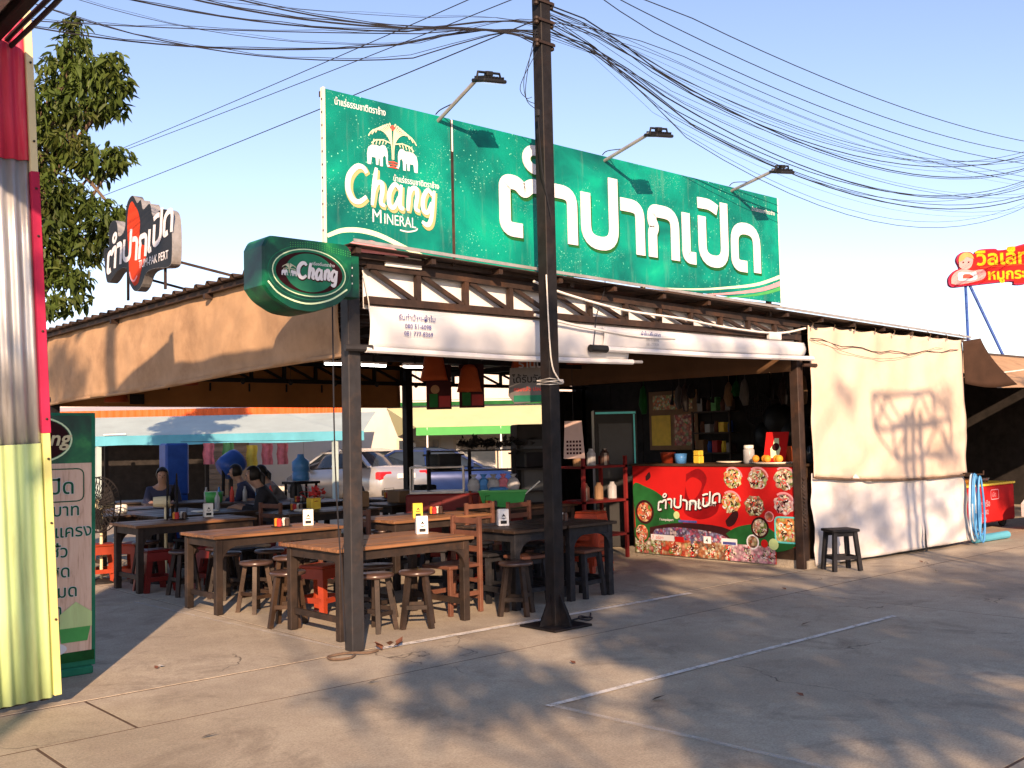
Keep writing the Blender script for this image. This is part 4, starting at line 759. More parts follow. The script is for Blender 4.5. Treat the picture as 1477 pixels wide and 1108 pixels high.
# ------------------------------------------------------------------ things on the tables
def dispenser(x, y, rz, label, m='white_gloss'):
    t = thing('napkin_dispenser', label, 'napkin dispenser', (x, y, .752), rz, 'napkin dispensers on the tables'); fr = FR((x+.0, y, .752), (1, 0, 0))
    T = Matrix.Translation((x, y, .752)) @ Matrix.Rotation(rz, 4, 'Z'); mb = MB(); pr = [(-.06, 0), (.06, 0), (.052, .1), (.035, .15), (.0, .162), (-.035, .162), (-.05, .15)]
    vs = [T @ V(s*.052, yy, zz) for s in (-1, 1) for yy, zz in pr]; n = len(pr); mb.add(vs, [tuple(range(n)), tuple(range(n, 2*n))[::-1]]+[(i, (i+1) % n, n+(i+1) % n, n+i) for i in range(n)]); b = mb.build('case', m, t)
    f2 = FR(T @ V(0, -.0615, 0), (math.cos(rz), math.sin(rz), 0)); mb = MB(); mb.prism([(-.02, .085), (.0, .12), (.02, .085), (.0, .098)], f2, 0, .004); mb.stroke([(-.024, .078), (0, .07), (.024, .078)], .006, f2, .004); mb.build('emblem', 'black', b, recalc=False)
    MB().bx(-.03, -.063, .02, .03, -.0605, .05, 0, T).build('slot', 'black', b)
dispenser(1.30, .92, -.5, 'white napkin dispenser at the right end of the nearest table'); dispenser(2.32, .95, -.55, 'white napkin dispenser on the table left of the pole'); dispenser(1.18, 2.75, -.5, 'cream napkin dispenser at the right end of the second table', 'paper')
dispenser(2.45, 2.55, -.5, 'tan napkin dispenser on the reddish plank table', 'yellow'); dispenser(1.1, 4.95, -.3, 'cream napkin dispenser at the back of the third table', 'paper')
tag(MB().lathe([(.0, 0), (.07, 0), (.085, .03), (.085, .09), (.07, .11), (0, .115)], 12, (.72, 6.72, .752)).build('food_box', 'paper', None, True), 'pale round box on the far left table', 'box')
tag(MB().lathe([(.0, 0), (.035, 0), (.035, .16), (.014, .21), (.013, .25), (0, .25)], 10, (1.72, 6.0, .752)).build('water_bottle', 'bag', None, True), 'clear water bottle on the table by the woman in black', 'bottle')
gc = thing('green_crate', 'bright green plastic basket on the table behind the pole', 'basket', (4.3, 3.1, .752)); T = Matrix.Translation((4.22, 3.12, .752)) @ Matrix.Rotation(-.75, 4, 'Z')
mb = MB(); a, b, h = (.24, .15), (.30, .19), .2; vs = [T @ V(sx*q[0], sy*q[1], z) for q, z in ((a, 0), (b, h), ((b[0]-.012, b[1]-.012), h), ((a[0]-.012, a[1]-.012), .012)) for sx, sy in ((-1, -1), (1, -1), (1, 1), (-1, 1))]
mb.add(vs, [(0, 1, 2, 3), (12, 13, 14, 15)]+[(r_*4+i, r_*4+(i+1) % 4, r_*4+4+(i+1) % 4, r_*4+4+i) for r_ in range(3) for i in range(4)]); mb.build('basket', 'plastic_green', gc); MB().bx(-.31, -.2, .19, .31, -.186, .215, 0, T).build('rim', 'plastic_green', gc)
tag(MB().lathe([(.0, 0), (.11, 0), (.13, .08), (.1, .1), (0, .1)], 14, (4.16, 3.14, .90)).build('blue_tub', 'plastic_blue'), 'blue tub sitting inside the green basket', 'tub')
tag(MB().bar((4.42, 3.0, .86), (4.62, 2.86, 1.06), .05, .012).build('paper_menu', 'paper'), 'white folded sheet sticking out of the green basket', 'paper')
for k in range(2): tag(MB().lathe([(.0, 0), (.025, 0), (.028, .12), (.012, .16), (.012, .2), (0, .2)], 8, (3.88+.1*k, 3.36-.08*k, .752)).build('sauce_bottle', 'plastic_orange'), ('left' if k == 0 else 'right')+' of two orange sauce bottles beside the green basket', 'bottle')
fp = thing('flower_pot', 'pot of dark red flowers on the table in front of the woman', 'flower pot', (2.55, 4.95, .752)); MB().bx(2.48, 4.88, .752, 2.62, 5.02, .9, .01).build('pot', 'yellow', fp)
mb = MB()
for k in range(40): 
    p = V(2.55, 4.95, .97)+V(rnd.gauss(0, .07), rnd.gauss(0, .07), rnd.gauss(0, .05)); T = Matrix.Translation(p) @ Matrix.Rotation(rnd.random()*6, 4, V(rnd.random(), rnd.random(), 1).normalized()); mb.add([T @ V(*q) for q in ((-.04, 0, 0), (0, -.03, .01), (.04, 0, 0), (0, .03, .01))], [(0, 1, 2, 3)])
tag(mb.build('blossoms', 'flower', fp), kind='stuff')
for i, (x, y, sx, sy, sz, m, l) in enumerate(((2.95, 4.7, .3, .2, .2, 'card', 'brown carton on the dark table just right of the corner post'), (3.15, 5.0, .25, .2, .1, 'paper', 'white food tray on the dark table in front of the silver car'), (2.2, 4.7, .22, .16, .02, 'paper', 'white papers lying before the woman in black'), (3.9, 4.95, .35, .3, .16, 'card', 'brown basket of goods on the far table'), (1.35, 5.8, .3, .2, .015, 'paper', 'white sheet on the table the woman leans on'), (4.3, 5.0, .3, .3, .22, 'dark', 'dark box on the far table piled with goods'))):
    o = MB().bx(x, y, .752, x+sx, y+sy, .752+sz, .012); o.bx(x+.02, y+.02, .752+sz, x+sx-.02, y+sy-.02, .752+sz+.006); tag(o.build('carton', m), l, 'box')
# ------------------------------------------------------------------ red counter
ct = thing('food_counter', 'red printed food counter with dish pictures along its front', 'counter', (6.4, 1.4, 0)); Fc = FR((6.2, 0, 0), (0, -1, 0)); bx_ = MB().bx(6.21, .1, .1, 6.75, 2.70, 1.2).build('body', 'wood_brown', ct)
MB().bx(6.18, .06, 1.2, 6.78, 2.73, 1.232, .004).build('counter_top', 'wood_brown', ct); MB().bx(6.22, .0, .0, 6.9, 2.8, .1).build('plinth', 'concrete', ct); 
MB().add([Fc.p(x, z, d) for x, z, d in ((-2.66, .03, .003), (-.42, .03, .003), (-.42, .26, .003), (-.1, .24, .003), (-.06, 1.2, .003), (-2.68, 1.2, .003))], [(0, 1, 2, 3, 4, 5)]).build('banner', 'red_print', ct, recalc=False)
bn = [o for o in C.objects if o.name.startswith('banner') and o.parent == ct][0]
def shape(pts, z, m, nm='print', smooth=4): MB().prism([(p.x, p.y) for p in cr(pts+[pts[0]], smooth)[:-1]], Fc, 0, z).build(nm, m, bn, recalc=False)
shape([(-2.66, .55), (-2.67, .95), (-2.45, .92), (-2.2, .82), (-1.95, .6), (-1.8, .35), (-2.2, .2), (-2.6, .25)], .004, 'leaf_print', 'leaf')
shape([(-1.75, 1.1), (-1.55, 1.17), (-1.42, 1.05), (-1.5, .85), (-1.45, .7), (-1.25, .75), (-1.3, .6), (-1.55, .52), (-1.8, .6), (-1.78, .85)], .0045, 'chilli_dark', 'chilli_shadow'); shape([(-1.78, .98), (-1.65, 1.06), (-1.5, .98), (-1.6, .8), (-1.72, .78)], .005, 'red_print', 'chilli')
shape([(-1.15, .52), (-1.0, .66), (-.95, .6), (-1.02, .48), (-1.12, .45)], .0045, 'dark_print', 'seed'); shape([(-2.45, 1.06), (-2.38, 1.12), (-2.36, 1.05), (-2.44, 1.0)], .0045, 'dark_print', 'seed')
shape([(-2.4, .38), (-1.9, .46), (-1.2, .44), (-.8, .28), (-.7, .2), (-1.3, .12), (-2.3, .1)], .0046, 'dark_print', 'dark_band'); shape([(-1.15, .36), (-.95, .46), (-.6, .5), (-.35, .38), (-.12, .5), (-.1, .3), (-.4, .18), (-.75, .22), (-1.0, .25)], .0048, 'leaf_print', 'leaf')
shape([(-2.3, .36), (-1.9, .4), (-1.3, .36), (-1.1, .27), (-1.3, .2), (-2.0, .2), (-2.35, .25)], .005, 'mosaic', 'small_print')
thai_name(MB(), Fc, -2.24, .64, .173, .135, .036, .012, 0, .1, .22).build('lettering_shadow', 'dark_print', bn, recalc=False); thai_name(MB(), Fc, -2.25, .65, .173, .135, .025, .017, 0, .1, .22).build('lettering', 'white_print', bn, recalc=False)
text('TOM PAK PERT', .075, FR(Fc.p(-1.78, .70), Fc.x, V(0, 0, 1)), 0, 0, 'grey_print', bn, z=.017, bold=.01)
for k, (x, z, r, m) in enumerate(((-1.02, 1.05, .135, 'food_orange'), (-.65, 1.05, .14, 'food_pale'), (-.27, 1.05, .145, 'food_green'), (-1.06, .75, .14, 'food_orange'), (-.71, .72, .145, 'food_dark'), (-.29, .75, .14, 'food_pink'))):
    pts = [(x+r*(1+.10*math.sin(q*2.3+k)+.06*math.sin(q*5.1))*math.cos(2*PI*q/22), z+r*(.88+.08*math.sin(q*1.7+k*2))*math.sin(2*PI*q/22)) for q in range(22)]
    MB().prism(pts, Fc, 0, .006).build('dish_print', m, bn, recalc=False)
    if k != 4: MB().stroke([(x+r*1.08*math.cos(a), z+r*1.0*math.sin(a)) for a in [PI*.7-q*PI*.65/8 for q in range(9)]], .024, Fc, .007).build('caption_arc', 'salmon_print', bn, recalc=False)
fg = R(17)
def garnish(x, z, r, n, zz):
    for m in ('white_print', 'food_green', 'red_mark', 'gold_print', 'dark_print'):
        mb = MB()
        for q in range(n):
            a = fg.uniform(0, 2*PI); d = r*math.sqrt(fg.random())*.85; t = fg.uniform(0, PI); l = r*fg.uniform(.18, .42); cx_, cz_ = x+d*math.cos(a), z+d*math.sin(a); bend = fg.uniform(-.3, .3)*l
            mb.stroke([(cx_-l*math.cos(t)*.5, cz_-l*math.sin(t)*.5), (cx_-bend*math.sin(t), cz_+bend*math.cos(t)), (cx_+l*math.cos(t)*.5, cz_+l*math.sin(t)*.5)], r*fg.uniform(.07, .14), Fc, zz+.00012*q)
        tag(mb.build('garnish_print', m, bn, recalc=False), kind='stuff'); zz += .0006
for k, (x, z) in enumerate(((-1.02, 1.05), (-.65, 1.05), (-.27, 1.05), (-1.06, .75), (-.71, .72), (-.29, .75), (-.26, .45))): garnish(x, z, .135, 9, .0085)
for x, z in ((-2.48, .58), (-2.54, .3), (-.64, .46)): garnish(x, z, .1, 7, .0085)
for k in range(8): garnish(-2.55+.29*k, .13, .1, 7, .0068)
for x, z, r, m, ring in ((-2.48, .58, .15, 'food_red', 'dark_print'), (-2.54, .3, .125, 'food_red', 'leaf_print'), (-.64, .46, .12, 'food_green', 'dark_print'), (-.75, .28, .085, 'food_dark', 'white_print'), (-.5, .6, .06, 'food_red', 'salmon_print')):
    MB().disc((x, z), r*1.08, Fc, .0062, 24).build('bowl_print', ring, bn, recalc=False); MB().disc((x, z), r*.86, Fc, .0072, 24).build('dish_print', m, bn, recalc=False)
MB().stroke(rp([(-.42, .3), (-.1, .3), (-.1, .6), (-.42, .6)], .06, 4, True), .02, Fc, .008, 0, True).build('tray_print', 'cyan_trim', bn, recalc=False); MB().prism(rp([(-.41, .31), (-.11, .31), (-.11, .59), (-.41, .59)], .05, 4, True), Fc, 0, .007).build('dish_print', 'food_orange', bn, recalc=False)
for x0, x1, m in ((-2.66, -2.2, 'leaf_salad'), (-2.2, -1.7, 'food_red'), (-1.66, -1.12, 'food_dark'), (-1.1, -.42, 'food_strip')): rect(Fc, x0, .03, x1-.01, .24, .0058, m, 'dish_print', bn)
rect(Fc, -2.38, .215, -1.98, .29, .0076, 'white_print', 'caption_panel', bn); rect(Fc, -1.97, .21, -1.82, .28, .0076, 'red_print', 'caption_panel', bn); rect(Fc, -1.5, .22, -1.38, .31, .0076, 'white_print', 'caption_panel', bn); rect(Fc, -1.22, .22, -.98, .3, .0076, 'white_print', 'caption_panel', bn); rect(Fc, -1.2, .225, -1.0, .26, .0082, 'blue_print', 'caption_panel', bn)
text('7  อร่อย', .06, Fc, -2.36, .23, 'red_mark', bn, z=.0085, bold=.01); text('4', .07, Fc, -1.465, .235, 'black', bn, z=.0085, bold=.02); text('f tumpakpert', .045, Fc, -2.22, .48, 'white_print', bn, z=.0085, bold=.01); text('f 089-xx', .045, Fc, -1.86, .48, 'white_print', bn, z=.0085) if 0 else None
rect(Fc, -1.9, .47, -1.6, .50, .0085, 'blue_print', 'caption_panel', bn); MB().disc((-1.93, .56), .05, Fc, .0085, 16).build('lime_print', 'lime_sheet', bn, recalc=False)
MB().disc((-.58, .27), .05, Fc, .0092, 14).build('tomato_print', 'red_print', bn, recalc=False); MB().disc((-.45, .27), .07, Fc, .0088, 14).build('lime_print', 'lime_sheet', bn, recalc=False)
cl = MB()
for k in range(14): z = .45+.045*k; cl.tube([(6.185+.01*math.sin(k), .02, z), (6.19, -.005, z+.02), (6.185, .02, z+.045)], .012, 5)
tag(cl.build('chain', 'steel_rust'), 'rusty chain hanging at the corner of the red counter', 'chain')
# goods on the counter
def pot(name, label, cat, x, y, prof, m, n=14, z=1.232): return tag(MB().lathe(prof, n, (x, y, z)).build(name, m, None, True), label, cat)
pot('sauce_tub', 'orange tub with pinkish lid at the far end of the red counter', 'tub', 6.4, 2.22, [(0, 0), (.08, 0), (.1, .13), (.105, .14), (.1, .15), (0, .15)], 'plastic_orange'); MB_ = 0
pot('blue_cup', 'blue plastic tub next to the orange one on the counter', 'tub', 6.4, 2.0, [(0, 0), (.07, 0), (.085, .13), (.08, .13), (0, .12)], 'plastic_blue')
tag(MB().bx(6.36, 1.66, 1.232, 6.46, 1.76, 1.33, .008).bx(6.36, 1.662, 1.333, 6.455, 1.758, 1.40, .008).build('paper_box', 'yellow'), 'small yellow and white box on the red counter', 'box')
pot('plate', 'pale plate lying in the middle of the red counter', 'plate', 6.4, 1.2, [(0, .01), (.1, .005), (.18, .025), (.17, .03), (0, .018)], 'pale_plate', 18)
jr = thing('glass_jar', 'white jar with cream lid on the counter by the framed red picture', 'jar', (6.4, .91, 1.232)); MB().lathe([(0, 0), (.065, 0), (.07, .02), (.07, .17), (.055, .19), (0, .19)], 12, (6.4, .91, 1.232)).build('jar_body', 'bag', jr, True); MB().lathe([(0, .191), (.06, .191), (.06, .23), (0, .23)], 12, (6.4, .91, 1.232)).build('lid', 'paper', jr)
pc = thing('framed_picture', 'red framed figure picture leaning on the counter', 'picture', (6.5, .58, 1.24)); Fp = FR((6.44, .73, 1.25), (.12, -1, 0), (.25, 0, 1)); MB().prism([(0, 0), (.3, 0), (.3, .38), (0.0, .38)], Fp, .012).build('frame', 'red_print', pc); MB().prism([(.1, .05), (.2, .05), (.22, .17), (.19, .22), (.18, .3), (.12, .3), (.11, .22), (.08, .17)], Fp, 0, .002).build('figure_print', 'pale_print', pc, recalc=False); MB().disc((.15, .19), .05, Fp, .003, 14).build('figure_print', 'dark_print', pc, recalc=False)
pot('fruit_tray', 'white tray under the row of oranges on the counter', 'tray', 6.4, .55, [(0, 0), (.24, 0), (.26, .02), (.25, .022), (0, .012)], 'pale_plate', 20)
for k, yy in enumerate((.74, .62, .57, .45, .4)): tag(MB().lathe([(.0, -.045)]+[(.047*math.cos(a), .045*math.sin(a)) for a in (-1.2, -.7, -.2, .3, .8, 1.2)]+[(0, .045)], 10, (6.3+.02*(k % 2), yy, 1.295)).build('orange', 'fruit', None, True), 'orange fruit in the row on the white tray', 'fruit', 'oranges on the counter tray')
for k in range(3): pot('sauce_jar', ('orange-brown', 'dark brown', 'black')[k]+' sauce jar behind the oranges on the counter', 'jar', 6.55+.02*k, .42-.13*k, [(0, 0), (.045, 0), (.045, .16), (.03, .19), (.03, .21), (0, .21)], ('lantern', 'wood_seat', 'glass_dark')[k], 10)['group'] = 'dark jars by the oranges'
# things hung in the kitchen
def hang(name, label, cat, y0, z0, y1, z1, m, x=9.86, fr=None): 
    t = thing(name, label, cat, (x, (y0+y1)/2, z0)); MB().bx(x-.015, min(y0, y1), z0, x, max(y0, y1), z1, .003).build('board', m, t); return t
k1 = hang('wall_poster', 'dim yellow menu board on the back wall of the kitchen', 'poster', 4.4, 1.35, 5.5, 2.4, 'card'); f = FR((9.84, 5.5, 1.35), (0, -1, 0)); rect(f, .06, .08, .5, .62, .002, 'yellow', 'menu_panel', k1); rect(f, .58, .08, 1.04, .62, .002, 'food_red', 'menu_panel', k1); rect(f, .1, .72, 1.0, .98, .002, 'food_orange', 'menu_panel', k1)
def tray(y, z, r, label):
    t = thing('steamer_tray', label, 'tray', (9.8, y, z)); T = Matrix.Translation((9.8, y, z)) @ Matrix.Rotation(-PI/2, 4, 'Y'); mb = MB(); mb.stroke([(r*math.cos(2*PI*k/28), r*math.sin(2*PI*k/28)) for k in range(28)], .04, FR((9.8, y, z), (0, -1, 0)), 0, .05, True); mb.build('rim', 'steel_black', t)
    mb = MB(); q = r*.14
    f = FR((9.8, y, z), (0, -1, 0))
    for i in range(-6, 7): 
        l = math.sqrt(max(0, r*r-(i*q)**2))
        if l > .02: mb.stroke([(i*q, -l), (i*q, l)], q*.5, f, -.02, .004); mb.stroke([(-l, i*q), (l, i*q)], q*.5, f, -.026, .004)
    mb.build('perforated_base', 'steel_black', t)
tray(3.12, 1.98, .27, 'round perforated steamer tray hung in the kitchen gap')
for k, (y, z, r) in enumerate(((2.72, 1.78, .3), (2.45, 1.6, .28), (2.95, 1.55, .25))):
    f = FR((9.78, y, z), (0, -1, 0)); mb = MB().lathe([(0, .1), (r*.6, .08), (r, 0), (r*1.04, .0), (r*.6, .11), (0, .13)], 20, (0, 0, 0), Matrix.Translation((9.78, y, z)) @ Matrix.Rotation(-PI/2, 4, 'Y')); tag(mb.build('wok', 'black', None, True), ('largest, middle', 'lower left', 'lower right')[k]+' black wok hanging in the dark behind the counter', 'wok', 'woks hung behind the counter')
for k in range(9):
    y = 2.0+.28*k; tag(MB().tube([(9.0, y, 2.5), (9.0, y, 2.3), (9.0, y+.03, 2.12)], [.006, .012, .035]).build('ladle', 'steel_black'), 'kitchen ladle hanging under the kitchen roof', 'ladle', 'ladles hung in the kitchen')
# ------------------------------------------------------------------ hung inside the dining area
def lantern(x, y, z, s, label):
    t = thing('cloth_lantern', label, 'lantern', (x, y, z), group='orange cloth lanterns'); MB().lathe([(.155*s, 0), (.14*s, .05*s), (.115*s, .18*s), (.1*s, .27*s), (.06*s, .32*s), (.0, .33*s)], 14, (x, y, z)).build('shade', 'lantern', t, True); MB().tube([(x, y, z+.33*s), (x, y, 2.9)], .004, 4).build('cord', 'cable', t)
lantern(2.29, 1.99, 2.25, 1, 'orange cloth lantern hanging left, before the first poster'); lantern(2.58, 1.75, 2.12, .9, 'orange cloth lantern hanging lower, before the second poster'); lantern(2.6, .9, 2.28, .9, 'orange cloth lantern just right of the pole'); lantern(.95, 5.2, 2.35, .9, 'orange cloth lantern behind the corner post'); lantern(.62, 6.6, 2.2, 1, 'orange cloth lantern deep on the left side'); lantern(4.0, 1.5, 2.45, .9, 'orange cloth lantern against the brown tarpaulin')
def poster(x, y, z0, z1, w_, rz, label, m2):
    t = thing('hanging_poster', label, 'poster', (x, y, z0), rz); fr = FR((x-math.cos(rz)*w_/2, y-math.sin(rz)*w_/2, z0), (math.cos(rz), math.sin(rz), 0)); h = z1-z0
    MB().prism([(0, 0), (w_, 0), (w_, h), (0, h)], fr, .006).build('sheet', 'dark_print', t); rect(fr, w_*.12, h*.05, w_*.45, h*.35, .002, 'leaf_print', 'picture', t); rect(fr, w_*.5, h*.05, w_*.95, h*.3, .002, m2, 'picture', t); MB().disc((w_*.35, h*.45), h*.1, fr, .003, 14).build('picture', 'card', t, recalc=False)
    for q in (.1, .9): MB().tube([fr.p(w_*q, h, 0), V(*fr.p(w_*q, h, 0)[:2], 2.86)], .003, 4).build('string', 'cable', t)
poster(2.36, 2.0, 1.94, 2.42, .27, -.7, 'dark food poster hanging left of its neighbour inside', 'chilli_dark'); poster(2.62, 1.76, 1.95, 2.42, .27, -.7, 'dark food poster with red corner, right of its neighbour', 'chilli_dark')
hs = thing('hanging_sign', 'grey vinyl notice with Thai words hanging left of the pole', 'sign', (2.14, .3, 1.95)); fr = FR((1.98, .44, 1.93), (.72, -.66, 0), (0, 0, 1)); mb = MB().prism([(0, .08), (.06, 0), (.42, .03), (.42, .36), (.02, .34)], fr, .05).build('sheet', 'notice_grey', hs); rect(fr, .05, .02, .42, .08, .003, 'sign_green', 'stripe', hs)
text('ร้านนี้', .11, fr, .1, .34, 'grey_print', hs, bold=.02, z=.004); text('ได้รับวัคซีน', .095, fr, .04, .2, 'black', hs, bold=.02, z=.004); text('ครบแล้ว ปลอดภัย', .05, fr, .05, .12, 'red_mark', hs, bold=.02, z=.004)
for q in (.05, .38): MB().tube([fr.p(q, .34), V(*fr.p(q, .34)[:2], 2.9)], .003, 4).build('string', 'cable', hs)
for k, (x, l) in enumerate(((1.72, 'left'), (2.2, 'middle'), (2.78, 'right'))): 
    t = thing('tube_light', l+' one of three lit fluorescent tubes under the dark roof', 'tube light', (x, 3, 2.5), 0, 'lit tube lights'); MB().bx(x-.17, 2.98, 2.49, x+.17, 3.02, 2.515).build('housing', 'white_paint', t); MB().tube([(x-.16, 3, 2.478), (x+.16, 3, 2.478)], .014, 8).build('tube', 'tube', t); MB().bx(x-.01, 2.995, 2.515, x+.01, 3.005, 2.75).build('hanger', 'steel_black', t)
for k in range(7):
    x = .5+.7*k; y = 5.6; tag(MB().tube([(x, y, 2.7), (x, y, 2.5)], .003, 4).lathe([(.012, -.02), (.03, -.05), (.03, -.08), (.012, -.1), (0, -.1)], 8, (x, y, 2.5)).build('bulb_string', 'black'), 'small unlit bulb hanging before the orange rear tarpaulin', 'bulb', 'unlit bulbs along the rear')
def fan(x, y, face, label, h=1.0):
    t = thing('floor_fan', label, 'fan', (x, y, 0), 0, 'pedestal fans'); d = V(math.cos(face), math.sin(face), 0); f = FR((x, y, h)+d*.06 if 0 else V(x, y, h)+d*.08, (-math.sin(face), math.cos(face), 0)); R_ = .33
    c = MB()
    for z in (-.05, .05): c.stroke([(R_*math.cos(2*PI*k/28), R_*math.sin(2*PI*k/28)) for k in range(28)], .012, f, z, .012, True)
    for r in (.12, .2, .27): c.stroke([(r*math.cos(2*PI*k/24), r*math.sin(2*PI*k/24)) for k in range(24)], .005, f, .055, .004, True)
    for k in range(36): a = 2*PI*k/36; c.stroke([(.05*math.cos(a), .05*math.sin(a)), (R_*math.cos(a), R_*math.sin(a))], .008, f, .052, .004); c.stroke([(.05*math.cos(a), .05*math.sin(a)), (R_*math.cos(a), R_*math.sin(a))], .008, f, -.052, .004)
    c.build('guard', 'trim_cream' if h > .95 else 'dark', t)
    for k in range(3):
        a = 2*PI*k/3+.4; u = V(math.cos(a), math.sin(a)); w_ = V(-u.y, u.x); MB().add([f.p(*(u*.04+w_*-.03), .02), f.p(*(u*.28+w_*-.09), .03), f.p(*(u*.29+w_*.09), -.02), f.p(*(u*.05+w_*.04), -.02)], [(0, 1, 2, 3)]).build('blade', 'dark', t)
    m_ = V(x, y, h); MB().tube([m_+d*.05, m_-d*.14], [.07, .06], 10).build('motor', 'trim_cream', t); MB().tube([(x, y, h-.05), (x, y, .03)], .018, 8).build('pole', 'trim_cream', t); MB().lathe([(0, 0), (.2, 0), (.19, .025), (.04, .05), (0, .05)], 18, (x, y, .003)).build('base', 'dark', t)
fan(.12, 5.75, math.radians(205), 'standing fan seen edge-on beside the menu banner', .93); fan(.66, 5.15, math.radians(-25), 'standing fan with dark round guard beside the third table', .95)
fr_ = thing('drinks_fridge', 'tall dark drinks fridge behind the black steel pole', 'fridge', (5.3, 3.9, 0)); T = Matrix.Translation((5.25, 3.6, 0)) @ Matrix.Rotation(-.55, 4, 'Z'); MB().bx(-.3, -.25, .003, .3, .3, 1.8, .02, T).build('cabinet', 'dark', fr_); d_ = MB().bx(-.27, -.275, .2, .27, -.255, 1.6, .008, T).build('door', 'black', fr_); MB().bx(-.22, -.279, .3, .22, -.276, 1.5, 0, T).build('glass', 'glass_dim', d_); MB().bx(.2, -.31, .8, .22, -.28, 1.3, .004, T).build('handle', 'grey_metal', d_)
cl_ = thing('wall_calendar', 'paper calendar hung on the red shelf post left of the counter', 'calendar', (4.2, 1.72, 1.37)); f = FR((4.06, 1.84, 1.36), (.75, -.66, 0)); MB().prism([(0, 0), (.25, 0), (.22, .44), (0.02, .44)], f, .006).build('sheet', 'calendar_paper', cl_); mb = MB()
for i in range(5):
    for j in range(4): mb.prism([(.035+.037*i, .05+.045*j), (.06+.037*i, .05+.045*j), (.06+.037*i, .075+.045*j), (.035+.037*i, .075+.045*j)], f, 0, .002)
mb.build('date_grid', 'dark_print', cl_, recalc=False)
MB().tube([f.p(.12, .44), V(4.15, 1.76, 2.86)], .003, 4).build('string', 'cable', cl_)
rs = thing('red_shelf', 'red metal shelf rack left of the counter', 'shelf', (4.8, 2.7, 0))
for x in (5.05, 5.85):
    for y in (2.5, 2.95): MB().bx(x, y, .003, x+.04, y+.04, 1.35).build('upright', 'cart_red', rs)
for z in (.3, .75, 1.2): MB().bx(5.05, 2.5, z, 5.89, 2.99, z+.03).build('shelf_board', 'cart_red', rs)
for k in range(6): tag(MB().lathe([(0, 0), (.06, 0), (.06, .16), (.03, .2), (.03, .22), (0, .22)], 10, (5.15+.13*k, 2.7, .783 if k % 2 else 1.233)).build('jar', ('card', 'wood_seat', 'bag')[k % 3]), ('brown', 'dark', 'pale')[k % 3]+(' jar on the middle' if k % 2 else ' jar on the top')+' board of the red shelf left of the counter', 'jar', 'jars on the red shelf')
tvs = thing('display_cooler', 'dark display case with faint turquoise edge left of the counter', 'display case', (6.85, 3.6, 0)); T = Matrix.Translation((6.85, 3.6, 0)) @ Matrix.Rotation(-.72, 4, 'Z') @ Matrix.Diagonal((.7, 1, 1, 1)); MB().bx(-.45, -.2, .003, .45, .25, 2.0, .01, T).build('cabinet', 'black', tvs); MB().bx(-.42, -.212, 1.94, .42, -.202, 1.97, 0, T).build('lit_edge', 'cyan_trim', tvs); MB().bx(.37, -.212, 1.2, .4, -.202, 1.93, 0, T).build('lit_edge', 'cyan_trim', tvs); MB().bx(-.36, -.215, 1.0, .33, -.205, 1.8, 0, T).build('glass', 'glass_dim', tvs)
# shelf rack and red stall behind the tables
rk = thing('display_rack', 'black metal rack with pots and bags on it in front of the blue car', 'rack', (3.6, 3.9, 0)); A_ = V(3.85, 4.2, 0); d2 = V(.75, -.62, 0).normalized(); n2 = V(.62, .75, 0)
for q in (0, .55, 1.15, 1.75):
    for s in (0, .35): p = A_+d2*q+n2*s; MB().bx(p.x-.015, p.y-.015, .003, p.x+.015, p.y+.015, 1.48).build('upright', 'steel_black', rk)
for z in (.9, 1.2, 1.46):
    a, b = A_, A_+d2*1.75; mb = MB(); mb.bar(a, b, .03, .02); [mb.add([v+V(0, 0, z) for v in mb.v], [])] if 0 else None
    MB().bar((a.x+n2.x*.17, a.y+n2.y*.17, z), (b.x+n2.x*.17, b.y+n2.y*.17, z), .36, .02).build('shelf_board', 'steel_black', rk)
for k, (q, s, l) in enumerate(((.55, 1, 'dark plant heap'), (.8, 1.1, 'dark bundle'), (1.2, 1.3, 'dark basket'))):
    mb = MB(); p0 = A_+d2*q+n2*.17+V(0, 0, 1.52)
    for i in range(60): 
        p = p0+V(rnd.gauss(0, .12*s), rnd.gauss(0, .1), abs(rnd.gauss(0, .05))); T = Matrix.Translation(p) @ Matrix.Rotation(rnd.random()*6, 4, V(rnd.random()-.5, rnd.random()-.5, rnd.random()).normalized()); mb.add([T @ V(*c) for c in ((-.06, 0, 0), (0, -.03, 0), (.06, 0, .01), (0, .03, 0))], [(0, 1, 2, 3)])
    tag(mb.build('herb_bundle', 'dark'), ('left', 'middle', 'right')[k]+' one of three dark herb bundles on top of the black rack', 'herbs', 'herb bundles on the rack')
for k in range(2): p = A_+d2*(.2+1.15*k)+n2*.17; tag(MB().bx(p.x-.2, p.y-.15, 1.215, p.x+.2, p.y+.15, 1.42, .02).bx(p.x-.22, p.y-.17, 1.40, p.x+.22, p.y+.17, 1.425).build('storage_box', 'black'), ('left' if k == 0 else 'right')+' black box on the middle shelf of the rack', 'box')
rst = thing('red_cart', 'low red food cart with glass display case behind the tables', 'food cart', (3.6, 4.0, 0)); T = Matrix.Translation((4.1, 3.75, 0)) @ Matrix.Rotation(-.7, 4, 'Z'); MB().bx(-.75, -.3, .12, .75, .3, .92, .02, T).build('body', 'cart_red', rst); MB().bx(-.7, -.25, .925, .0, .25, .95, 0, T).build('tray', 'grey_metal', rst)
for sx in (-.7, -.02):
    for sy in (-.25, .23): MB().bx(sx, sy, .95, sx+.02, sy+.02, 1.25, 0, T).build('case_post', 'grey_metal', rst)
MB().bx(-.7, -.25, 1.25, 0, .25, 1.27, 0, T).build('case_top', 'grey_metal', rst)
for sx in (-.6, .6): MB().lathe([(.1, -.02), (.11, 0), (.1, .02)], 14, (0, 0, 0), T @ Matrix.Translation((sx, -.25, .115)) @ Matrix.Rotation(PI/2, 4, 'X')).build('wheel', 'tyre', rst)
